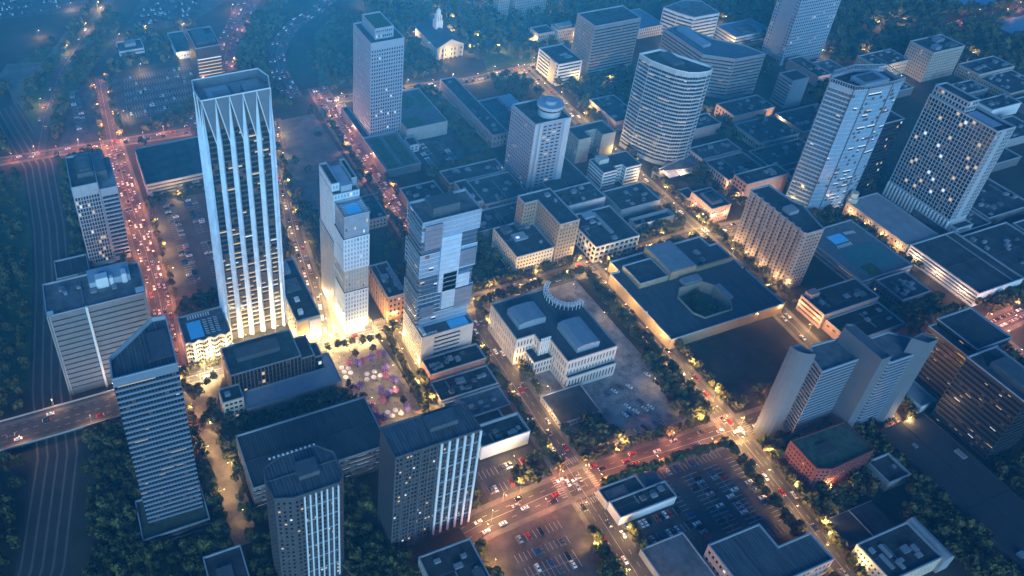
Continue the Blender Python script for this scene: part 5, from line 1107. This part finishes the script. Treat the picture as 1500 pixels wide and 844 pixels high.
# parasols
def parasol_meshes():
    a = MB(); n = 8; r0 = 1.75; a.v = [(0, 0, 3.1)]+[(r0*cos(2*pi*i/n), r0*sin(2*pi*i/n), 2.45) for i in range(n)]+[(r0*cos(2*pi*i/n), r0*sin(2*pi*i/n), 2.25) for i in range(n)]
    for i in range(n): j = (i+1) % n; a.f += [(0, 1+i, 1+j), (1+i, 1+n+i, 1+n+j, 1+j)]; a.m += [0, 0]
    b = MB(); b.tube((0, 0, 0), (0, 0, 3.2), .05, .04, 6); b.box(-.3, -.3, 0, .3, .3, .1); return a.mesh('canopy', [mat('canvas_white', (.78, .76, .74), .8, noise=.05)]), b.mesh('pole', [METAL])
PC, PP = parasol_meshes()
for x, y in ((490, 478), (527, 481), (503, 500), (538, 505), (511, 530), (628, 511), (669, 498), (665, 530), (702, 519), (627, 542), (546, 624), (783, 710), (742, 722), (766, 742), (814, 728), (724, 750)):
    v = pix(*c32(x, y)); e = empty('parasol', (v[0], v[1], .03), 'white octagonal parasol standing on the plaza', 'parasol', 'white parasols on the plaza')
    link(bpy.data.objects.new('canopy', PC), e); link(bpy.data.objects.new('pole', PP), e)
# people
def person_mesh(seed, shirt, legs, hair, stride):
    me = bpy.data.meshes.new('person')
    s = stride
    v = [(0, 0, .95), (0, .01, 1.2), (0, 0, 1.45), (0, .02, 1.55), (0, .04, 1.68), (.1, 0, .9), (.11, s*.22, .5), (.11, s*.30-.06*s, .08), (.11, s*.30+.1, .04), (-.1, 0, .9), (-.11, -s*.14, .5), (-.11, -s*.34, .1), (-.11, -s*.34+.13, .05), (.19, 0, 1.42), (.25, -s*.12, 1.16), (.26, -s*.05+.08, .9), (-.19, 0, 1.42), (-.25, s*.12, 1.16), (-.26, s*.16+.08, .92)]
    e = [(0, 1), (1, 2), (2, 3), (3, 4), (0, 5), (5, 6), (6, 7), (7, 8), (0, 9), (9, 10), (10, 11), (11, 12), (2, 13), (13, 14), (14, 15), (2, 16), (16, 17), (17, 18)]
    me.from_pydata(v, e, []); o = bpy.data.objects.new('person_tmp', me); COL.objects.link(o)
    sk = o.modifiers.new('s', 'SKIN'); R_ = [.14, .13, .15, .06, .11, .1, .07, .05, .04, .1, .07, .05, .04, .06, .045, .035, .06, .045, .035]
    for i, q in enumerate(R_): o.data.skin_vertices[0].data[i].radius = (q, q*.85)
    o.data.skin_vertices[0].data[0].use_root = True
    dg = bpy.context.evaluated_depsgraph_get(); m2 = bpy.data.meshes.new_from_object(o.evaluated_get(dg)); m2.name = 'person'
    for m in (shirt, legs, mat('skin', (.35, .2, .14), .6, noise=0), hair): m2.materials.append(m)
    for p in m2.polygons:
        z = p.center.z; x = abs(p.center.x); p.material_index = 3 if z > 1.72 or (z > 1.6 and p.center.y < .0) else 2 if z > 1.5 or (x > .2 and z < 1.05) else 0 if z > .95 else 1
    bpy.data.objects.remove(o); bpy.data.meshes.remove(me); return m2
SH = [mat('cloth_'+n, c, .9, noise=0) for n, c in (('white', (.6, .6, .6)), ('navy', (.03, .04, .09)), ('red', (.35, .05, .04)), ('grey', (.2, .2, .2)), ('black', (.02, .02, .02)))]
PM = [(person_mesh(0, SH[0], SH[1], SH[4], .8), 'white top and navy trousers'), (person_mesh(1, SH[1], SH[3], SH[4], 1), 'navy top and grey trousers'), (person_mesh(2, SH[4], SH[4], SH[3], .1), 'black clothes'), (person_mesh(3, SH[2], SH[1], SH[4], .6), 'red top and navy trousers'), (person_mesh(4, SH[3], SH[4], SH[4], .05), 'grey top and black trousers')]
def people(poly, n, place, z):
    xs = [p[0] for p in poly]; ys = [p[1] for p in poly]; k = 0
    while k < n:
        x, y = RN.uniform(min(xs), max(xs)), RN.uniform(min(ys), max(ys))
        if not inpoly(x, y, poly) or not free(x, y, 1, lots=False, roads=False): continue
        me, d = PM[int(RN.random()*5)]; o = bpy.data.objects.new('person', me); o.location = (x, y, z); o.rotation_euler = (0, 0, RN.uniform(0, 6.28)); link(o)
        tag(o, 'person in '+d+(' walking ' if me in (PM[0][0], PM[1][0], PM[3][0]) else ' standing ')+place, 'person', 'people '+place+' in '+d); k += 1
people([(122, 347), (124, 360), (155, 357), (158, 330), (158, 296), (132, 295), (123, 328)], 80, 'on the plaza', .03)
people([(262, 240), (300, 240), (306, 300), (290, 355), (270, 360), (268, 345), (292, 320), (290, 282), (262, 270)], 60, 'in the museum court', .012)
people([(124, 372), (132, 390), (134, 372)], 8, 'on the forecourt', .03); people([(44, 369), (60, 370), (60, 378), (44, 378)], 10, 'under the wavy podium', .03)
# ------------------------------------------------------------------ cars
def car_body(m):
    a = MB(); W = .9; pr_ = [(-2.2, .35), (-2.25, .75), (-2.0, .92), (-1.35, .98), (-.95, 1.42), (.35, 1.46), (1.05, .98), (1.95, .86), (2.22, .62), (2.22, .35)]
    n = len(pr_); tw = [W, W, W, W, W*.74, W*.74, W, W, W*.92, W*.92]
    a.v = [(-w, y, z) for (y, z), w in zip(pr_, tw)]+[(w, y, z) for (y, z), w in zip(pr_, tw)]
    for i in range(n): j = (i+1) % n; a.f.append((i, j, n+j, n+i)); a.m.append(0)
    a.f.append(tuple(range(n-1, -1, -1))); a.f.append(tuple(range(n, 2*n))); a.m += [0, 0]; return a.mesh('car', [m])
def cabin_glass():
    a = MB(); W = .915
    a.quad((-.84, -1.33, 1.0), (.84, -1.33, 1.0), (.64, -.97, 1.41), (-.64, -.97, 1.41)); a.quad((.84, 1.04, 1.0), (-.84, 1.04, 1.0), (-.64, .4, 1.44), (.64, .4, 1.44))
    for s in (-1, 1): a.quad((s*.9, -1.15, 1.0), (s*.9, .85, 1.0), (s*.71, .28, 1.4), (s*.71, -.85, 1.38))
    for i in range(len(a.v)): x, y, z = a.v[i]; a.v[i] = (x*1.02, y*1.02, z+.02)
    return a.mesh('window', [GL_D])
def wheel():
    a = MB(); a.tube((-.1, 0, 0), (.1, 0, 0), .33, .33, 10); return a.mesh('wheel', [BLACKM])
CB = {n: car_body(mat('car_'+n, c, .25, .3 if n in ('silver', 'blue') else 0, noise=0)) for n, c in (('white', (.75, .76, .78)), ('silver', (.42, .44, .46)), ('black', (.018, .018, .02)), ('red', (.38, .03, .02)), ('blue', (.05, .10, .28)), ('grey', (.12, .12, .13)))}
CGL, CWH = cabin_glass(), wheel()
HLM = mat('headlight_glow', (1, 1, 1), .4, noise=0, emit=(1, .93, .82), es=1.1); TLM = mat('taillight_glow', (1, .1, .1), .4, noise=0, emit=(1, .07, .04), es=1.0)
a = MB(); a.box(-.17, -.05, -.09, .17, .05, .09); HL = a.mesh('headlight', [HLM]); a = MB(); a.box(-.22, -.05, -.08, .22, .05, .08); TL = a.mesh('taillight', [TLM])
CARS = []  # x, y, z, rz, moving, place
LOTN = {'east': (.3, 'parked in the large car park in front of the ribbed workshop'), 'hall': (.6, 'parked beside the plain blue grey roofed hall'), 'corner': (.3, 'parked in the corner car park at the bottom'), 'loading': (.5, 'parked by the white loading building'), 'avenue': (.3, 'parked in the car park left of the tallest tower'), 'north': (.16, 'parked in the big striped car park at upper left'), 'side': (.2, 'parked in the narrow car park at upper left'), 'far': (.35, 'parked in the far car parks'), 'podium': (.5, 'parked beside the roof garden podium')}
for x, y, rz, lot in STALLS:
    pr0, pl = LOTN[lot]
    if RN.random() < pr0 and inview(x, y, 0, 5): CARS.append((x, y, .02, rz+pi/2+(pi if RN.random() < .3 else 0), 0, pl))
for cx, cy in ((560, 610), (598, 595), (636, 580), (680, 570), (715, 665), (742, 652), (670, 678), (716, 706), (767, 692), (797, 682), (655, 724), (678, 720), (720, 812), (762, 795), (828, 775), (905, 633), (910, 650), (870, 600), (780, 503), (958, 700), (828, 548), (858, 765)):
    v = pix(740+cx/3.75, 415+cy/3.75); CARS.append((v[0], v[1], .02, radians(RN.choice([20, 25, 200])), 0, 'parked on the paved museum court'))
def traffic(pts, lanes, gap, place, z=.16, jit=.5):
    """lanes: (offset, direction)"""
    for off, dr in lanes:
        for i in range(len(pts)-1):
            a, b = Vector(pts[i]), Vector(pts[i+1]); L = (b-a).length; d = (b-a)/L; n = Vector((d.y, -d.x)); t = RN.uniform(0, gap)
            while t < L:
                p = a+d*t+n*off
                if inview(p.x, p.y, 0, 5): CARS.append((p.x, p.y, z, atan2(d.y, d.x)-pi/2+(0 if dr > 0 else pi), 1, place))
                t += gap*RN.uniform(1-jit, 1+jit)
l4 = lambda w: ((w*.13, 1), (w*.37, 1), (-w*.13, -1), (-w*.37, -1))
l2 = lambda w: ((w*.25, 1), (-w*.25, -1))
AV1n = [p for p in AV1 if p[1] >= 400]; AV1s = [(217, 90), (220, 200), (222, 300), (223, 372)]
traffic(AV1n, l4(15), 13, 'driving on the crowded avenue at upper centre'); traffic(AV1s, l4(15), 24, 'driving on the avenue left of the stone museum')
traffic(AX2, l4(11), 36, 'driving on the street left of the civic building'); traffic(BX3, l4(13), 30, 'driving on the lower cross street')
traffic(BX4, l4(10), 44, 'driving on the upper cross street'); traffic(AX8, l2(9), 26, 'driving on the street right of the civic building')
traffic(AV6[1:-1], l4(14), 15, 'driving on the crowded avenue at left'); traffic(AX7, l2(10), 11, 'driving on the curving street by the tallest tower')
traffic(HW, l4(26), 17, 'driving on the highway at the top'); traffic(RAMP, l4(20), 20, 'driving on the curved ramp road'); traffic(B12, l2(8), 18, 'driving on the cross street at upper left'); traffic(B11, l2(9), 14, 'driving on the park street at the top')
traffic(R18, l2(10), 6.5, 'driving on the lit street at the right edge'); traffic(R18b, l2(9), 7, 'driving on the lit street behind the black offices'); traffic(R19, l2(8), 14, 'driving on the far park road'); traffic(TOPB, l2(12), 9, 'driving on the far river road')
traffic([(-90, 364), (12, 364)], l4(16), 45, 'driving on the road bridge', z=5.22); traffic(HW2, l2(13), 40, 'driving on the dark highway at left')
CARS.sort(key=lambda c: c[0]**2+c[1]**2)
def place_car(c, col):
    x, y, z, rz, mv, pl = c; far_ = hypot(x, y)
    o = bpy.data.objects.new('car', CB[col]); o.location = (x, y, z-.02); o.rotation_euler = (0, 0, rz); link(o)
    tag(o, col+' car '+pl+(' with lights on' if mv else ''), 'car', col+' cars '+pl)
    link(bpy.data.objects.new('window', CGL), o)
    for sx in (-.85, .85):
        for sy in (-1.4, 1.4): w = bpy.data.objects.new('wheel', CWH); w.location = (sx, sy, .33); link(w, o)
    if mv:
        for s in (-.62, .62):
            w = bpy.data.objects.new('headlight', HL); w.location = (s, 2.24, .66); link(w, o); w = bpy.data.objects.new('taillight', TL); w.location = (s, -2.26, .78); link(w, o)
cc = ['white', 'silver', 'black', 'red', 'blue', 'grey']; cw_ = [30, 22, 18, 8, 9, 13]
MASS = MB(); mm = [CB[c].materials[0] for c in cc]+[GL_D, HLM, TLM]
for i, c in enumerate(CARS):
    col = RN.choices(cc, cw_)[0]
    if i < 298: place_car(c, col)
    else:
        x, y, z, rz, mv, pl = c; ca, sa = cos(rz), sin(rz)
        for me, mi, oo in ((CB[col], cc.index(col), (0, 0, 0)), (CGL, 6, (0, 0, 0)))+(((HL, 7, (-.62, 2.24, .66)), (HL, 7, (.62, 2.24, .66)), (TL, 8, (-.62, -2.26, .78)), (TL, 8, (.62, -2.26, .78))) if mv else ()):
            n = len(MASS.v)
            for v in me.vertices: X, Y, Z = v.co.x+oo[0], v.co.y+oo[1], v.co.z+oo[2]; MASS.v.append((x+X*ca-Y*sa, y+X*sa+Y*ca, z+Z-.02))
            for p in me.polygons: MASS.f.append(tuple(n+k for k in p.vertices)); MASS.m.append(mi)
o = MASS.obj('distant_traffic', mm); tag(o, 'distant cars with red and white lights filling the far roads and car parks', 'traffic', kind='stuff')
print('cars', len(CARS))
# ------------------------------------------------------------------ street lamps
LAMPM = mat('lamp_glow', (1, .8, .5), .4, noise=0, emit=(1, .66, .28), es=8)
a = MB(); a.tube((0, 0, 0), (0, 0, 8.2), .13, .08, 6); a.tube((0, 0, 8.1), (1.9, 0, 8.5), .07, .05, 5); LPOLE = a.mesh('pole', [mat('lamp_pole', (.25, .24, .22), .6, noise=0)])
a = MB(); a.box(1.6, -.22, 8.42, 2.4, .22, 8.6); LHEAD = a.mesh('lamp_head', [METAL]); a = MB(); a.box(1.62, -.24, 8.26, 2.38, .24, 8.41); LGLOW = a.mesh('lamp_glass', [LAMPM])
P_ST = 3700.
def ldat(name, col, p, r=.35):
    l = bpy.data.lights.new(name, 'POINT'); l.color = col; l.energy = p; l.shadow_soft_size = r; return l
LD_ = {'street': ldat('lamp_light', (1, .58, .20), P_ST*.9), 'bright': ldat('bright_lamp_light', (1, .72, .36), P_ST*1.5), 'plaza': ldat('plaza_lamp_light', (1, .70, .42), P_ST*.24), 'lane': ldat('lane_lamp_light', (1, .64, .27), P_ST*.6), 'facade': ldat('facade_lamp_light', (1, .55, .25), P_ST*.42), 'red': ldat('red_lamp_light', (1, .34, .16), P_ST*1.05), 'park': ldat('park_lamp_light', (1, .60, .20), P_ST*1.1)}
NL = [0]
def lamp(x, y, rz, lab, grp, kind='street', z=0, name='street_lamp'):
    if not inview(x, y, 8, 60): return
    e = empty(name, (x, y, z), lab, 'street lamp', grp, rz)
    link(bpy.data.objects.new('pole', LPOLE), e); hd = link(bpy.data.objects.new('lamp_head', LHEAD), e); link(bpy.data.objects.new('lamp_glass', LGLOW), hd)
    l = bpy.data.objects.new('lamp_light', LD_[kind]); l.location = (2.0, 0, 7.9); link(l, e); NL[0] += 1
def lrow(pts, w, gap, lab, grp, kind='street', sides=(-1, 1)):
    gap *= 1.55
    for s in sides:
        rest = gap*.3 if s > 0 else gap*.8
        for i in range(len(pts)-1):
            a, b = Vector(pts[i]), Vector(pts[i+1]); L = (b-a).length; d = (b-a)/L; n = Vector((d.y, -d.x)); t = rest
            while t < L:
                p = a+d*t+n*s*(w/2+.8); q = -n*s; lamp(p.x, p.y, atan2(q.y, q.x), lab, grp, kind); t += gap
            rest = t-L
lrow(AV1s, 15, 26, 'street lamp on the avenue left of the stone museum', 'lamps of the museum avenue'); lrow(AV1n, 15, 30, 'street lamp on the crowded avenue at upper centre', 'lamps of the crowded avenue', 'red')
lrow(AX2, 11, 15, 'street lamp on the street left of the civic building', 'lamps of the civic street'); lrow(BX3, 13, 24, 'street lamp on the lower cross street', 'lamps of the lower cross street', 'red')
lrow(BX4[1:], 10, 24, 'street lamp on the upper cross street', 'lamps of the upper cross street', 'bright' if False else 'park'); lrow(AX8, 9, 26, 'street lamp on the street right of the civic building', 'lamps right of the civic building', 'park')
lrow(AV6, 14, 24, 'tall street lamp on the crowded avenue at left', 'lamps of the left avenue', 'red'); lrow(AX7, 10, 26, 'street lamp on the curving street by the tallest tower', 'lamps of the curving street')
lrow(B12, 8, 24, 'street lamp on the cross street at upper left', 'lamps of the upper left street', 'red'); lrow(B11, 9, 30, 'street lamp on the park street at the top', 'lamps of the park street', 'park')
lrow(LANE, 9, 20, 'street lamp on the curving promenade lane', 'lamps of the promenade lane', 'lane'); lrow(PLZ, 6, 18, 'street lamp on the lane right of the plaza', 'lamps of the plaza lane', 'park')
lrow(R18, 10, 18, 'street lamp on the lit street at the right edge', 'lamps at the right edge', 'red'); lrow(R18b, 9, 20, 'street lamp behind the black offices', 'lamps behind the black offices', 'facade')
lrow(HW, 26, 55, 'street lamp on the highway at the top', 'lamps of the highway', 'red'); lrow(TOPB, 12, 40, 'street lamp on the far river road', 'lamps of the river road', 'red'); lrow(HW2, 13, 70, 'street lamp on the dark highway at left', 'lamps of the dark highway', 'park', (1,))
for x, y in ((-90, 376), (-50, 376), (-14, 376), (-70, 352), (-30, 352)): lamp(x, y, -pi/2 if y > 360 else pi/2, 'street lamp on the parapet of the road bridge', 'bridge lamps', 'facade', 4.4)
# plaza and forecourt lamps
for x, y in ((42, 372), (50, 377), (58, 377), (38, 366), (62, 371), (70, 372), (78, 380), (86, 384), (94, 388), (46, 368), (64, 384), (72, 389), (103, 376), (108, 369.5), (116, 368.5), (123, 377), (124, 390), (131, 374), (132, 408), (140, 366.8), (148, 366), (156, 368.6), (125, 369)): lamp(x, y, RN.uniform(0, 6.28), 'bright lamp lighting the forecourt between the tallest and slender towers', 'forecourt lamps', 'bright')
for x, y in ((125, 350), (140, 355), (154, 352), (127, 335), (142, 330), (156, 330), (134, 310), (150, 312), (145, 297)): lamp(x, y, RN.uniform(0, 6.28), 'lamp standing on the paved plaza among parasols', 'plaza lamps', 'plaza')
for x, y in ((266, 352), (284, 358), (302, 350), (308, 320), (296, 296), (304, 262), (232, 285), (238, 278)): lamp(x, y, RN.uniform(0, 6.28), 'lamp standing on the paved court of the stone museum', 'museum court lamps', 'plaza')
# park and block lamps
for x, y, lab in ((340, 690, 0), (350, 720, 0), (358, 750, 0), (400, 700, 0), (398, 740, 0), (372, 690, 0), (420, 720, 0), (330, 740, 0), (415, 770, 0), (350, 780, 0), (300, 690, 0), (430, 690, 0), (385, 775, 0)): lamp(x, y, 1, 'park lamp among trees around the white courthouse', 'courthouse park lamps', 'park')
for x, y in ((327.6, 455), (326.5, 470), (326.5, 484), (326.6, 495), (441.6, 308), (441.6, 322), (441.6, 336), (441.6, 350), (447, 298.6), (442.2, 384), (442.2, 396), (449, 379), (460, 379), (483, 394), (486, 408), (450, 443), (466, 438), (480, 437), (551, 302), (551, 316), (551, 330), (551, 346), (552.2, 250), (552.2, 270), (552.2, 288), (437, 266), (437, 280), (404.5, 283), (330.6, 290)): lamp(x, y, pi, 'lamp at the foot of a lit stone facade', 'facade lamps', 'facade')
for x, y in ((40, 470), (40, 500), (40, 530), (92, 500), (62, 560), (120, 700), (110, 790), (70, 785), (40, 700), (130, 860), (90, 870), (60, 860), (200, 940), (30, 900), (-20, 900), (50, 950), (20, 960)): lamp(x, y, 0, 'lamp at the edge of a car park at upper left', 'car park lamps', 'park')
for x, y in ((620, 560), (660, 605), (690, 540), (560, 590), (500, 590), (470, 600), (450, 550), (545, 500), (600, 470), (740, 560), (780, 545), (800, 560), (850, 590), (880, 585), (830, 505), (700, 500), (610, 640), (640, 620), (700, 660), (520, 680), (470, 690), (450, 740), (480, 800), (540, 760), (410, 800), (340, 850), (770, 490), (880, 500)): lamp(x, y, 2, 'far lamp glowing among the upper right trees', 'far lamps', 'park')
for x, y in ((186, 224.5), (191, 241), (151, 190), (163, 215), (204, 180), (255, 228), (309, 226), (302, 236), (330, 238), (412, 226), (324, 206), (345, 162), (322, 140)): lamp(x, y, 1, 'lamp among the trees near the lower crossings', 'crossing lamps', 'park')
print('lamps', NL[0])
# ------------------------------------------------------------------ air, sky, sun
hz = MB(); hz.box(-1700, -500, -1, 2100, 2100, 440); H_ = bpy.data.materials.new('haze_air'); H_.use_nodes = True; nt = H_.node_tree; nt.nodes.remove(nt.nodes['Principled BSDF'])
pv = nt.nodes.new('ShaderNodeVolumePrincipled'); pv.inputs['Color'].default_value = (*HAZE_C, 1); pv.inputs['Density'].default_value = HAZE_D; pv.inputs['Anisotropy'].default_value = HAZE_G
nt.links.new(pv.outputs[0], nt.nodes['Material Output'].inputs['Volume']); o = hz.obj('haze', H_); tag(o, 'thin blue dusk haze filling the air over the city', 'haze', kind='stuff')
w = bpy.data.worlds.new('World'); scene.world = w; w.use_nodes = True; nt = w.node_tree; bg = nt.nodes['Background']
sky = nt.nodes.new('ShaderNodeTexSky'); sky.sky_type = 'NISHITA'; sky.sun_disc = False; sky.sun_elevation = radians(SUN_EL); sky.sun_rotation = radians(SUN_ROT); sky.ozone_density = 5.0; sky.air_density = 1.3; sky.dust_density = .6
mx = nt.nodes.new('ShaderNodeMix'); mx.data_type = 'RGBA'; mx.blend_type = 'MULTIPLY'; mx.inputs[0].default_value = 1; mx.inputs[7].default_value = (*SKY_TINT, 1)
nt.links.new(sky.outputs[0], mx.inputs[6]); nt.links.new(mx.outputs[2], bg.inputs['Color']); bg.inputs['Strength'].default_value = SKY_S
sl = bpy.data.lights.new('sun', 'SUN'); sl.energy = SUN_S; sl.angle = radians(40); sl.color = SUN_C; so = bpy.data.objects.new('sun', sl); link(so)
# sky rotation is measured from +Y, clockwise seen from above
az = radians(SUN_ROT); el = radians(max(SUN_EL, 14)); sd = Vector((sin(az)*cos(el), cos(az)*cos(el), sin(el)))
so.rotation_euler = sd.to_track_quat('Z', 'Y').to_euler()
vs = scene.view_settings; vs.view_transform = 'Standard'; vs.look = 'None'; vs.exposure = EXPO; vs.gamma = 1; vs.use_curve_mapping = False
scene.cycles.max_bounces = 5; scene.cycles.diffuse_bounces = 2; scene.cycles.glossy_bounces = 2; scene.cycles.transmission_bounces = 1; scene.cycles.volume_bounces = 1; scene.cycles.transparent_max_bounces = 4
scene.cycles.use_denoising = True; scene.cycles.sample_clamp_indirect = 4; scene.cycles.sample_clamp_direct = 0; scene.cycles.use_light_tree = True; scene.cycles.caustics_reflective = False; scene.cycles.caustics_refractive = False
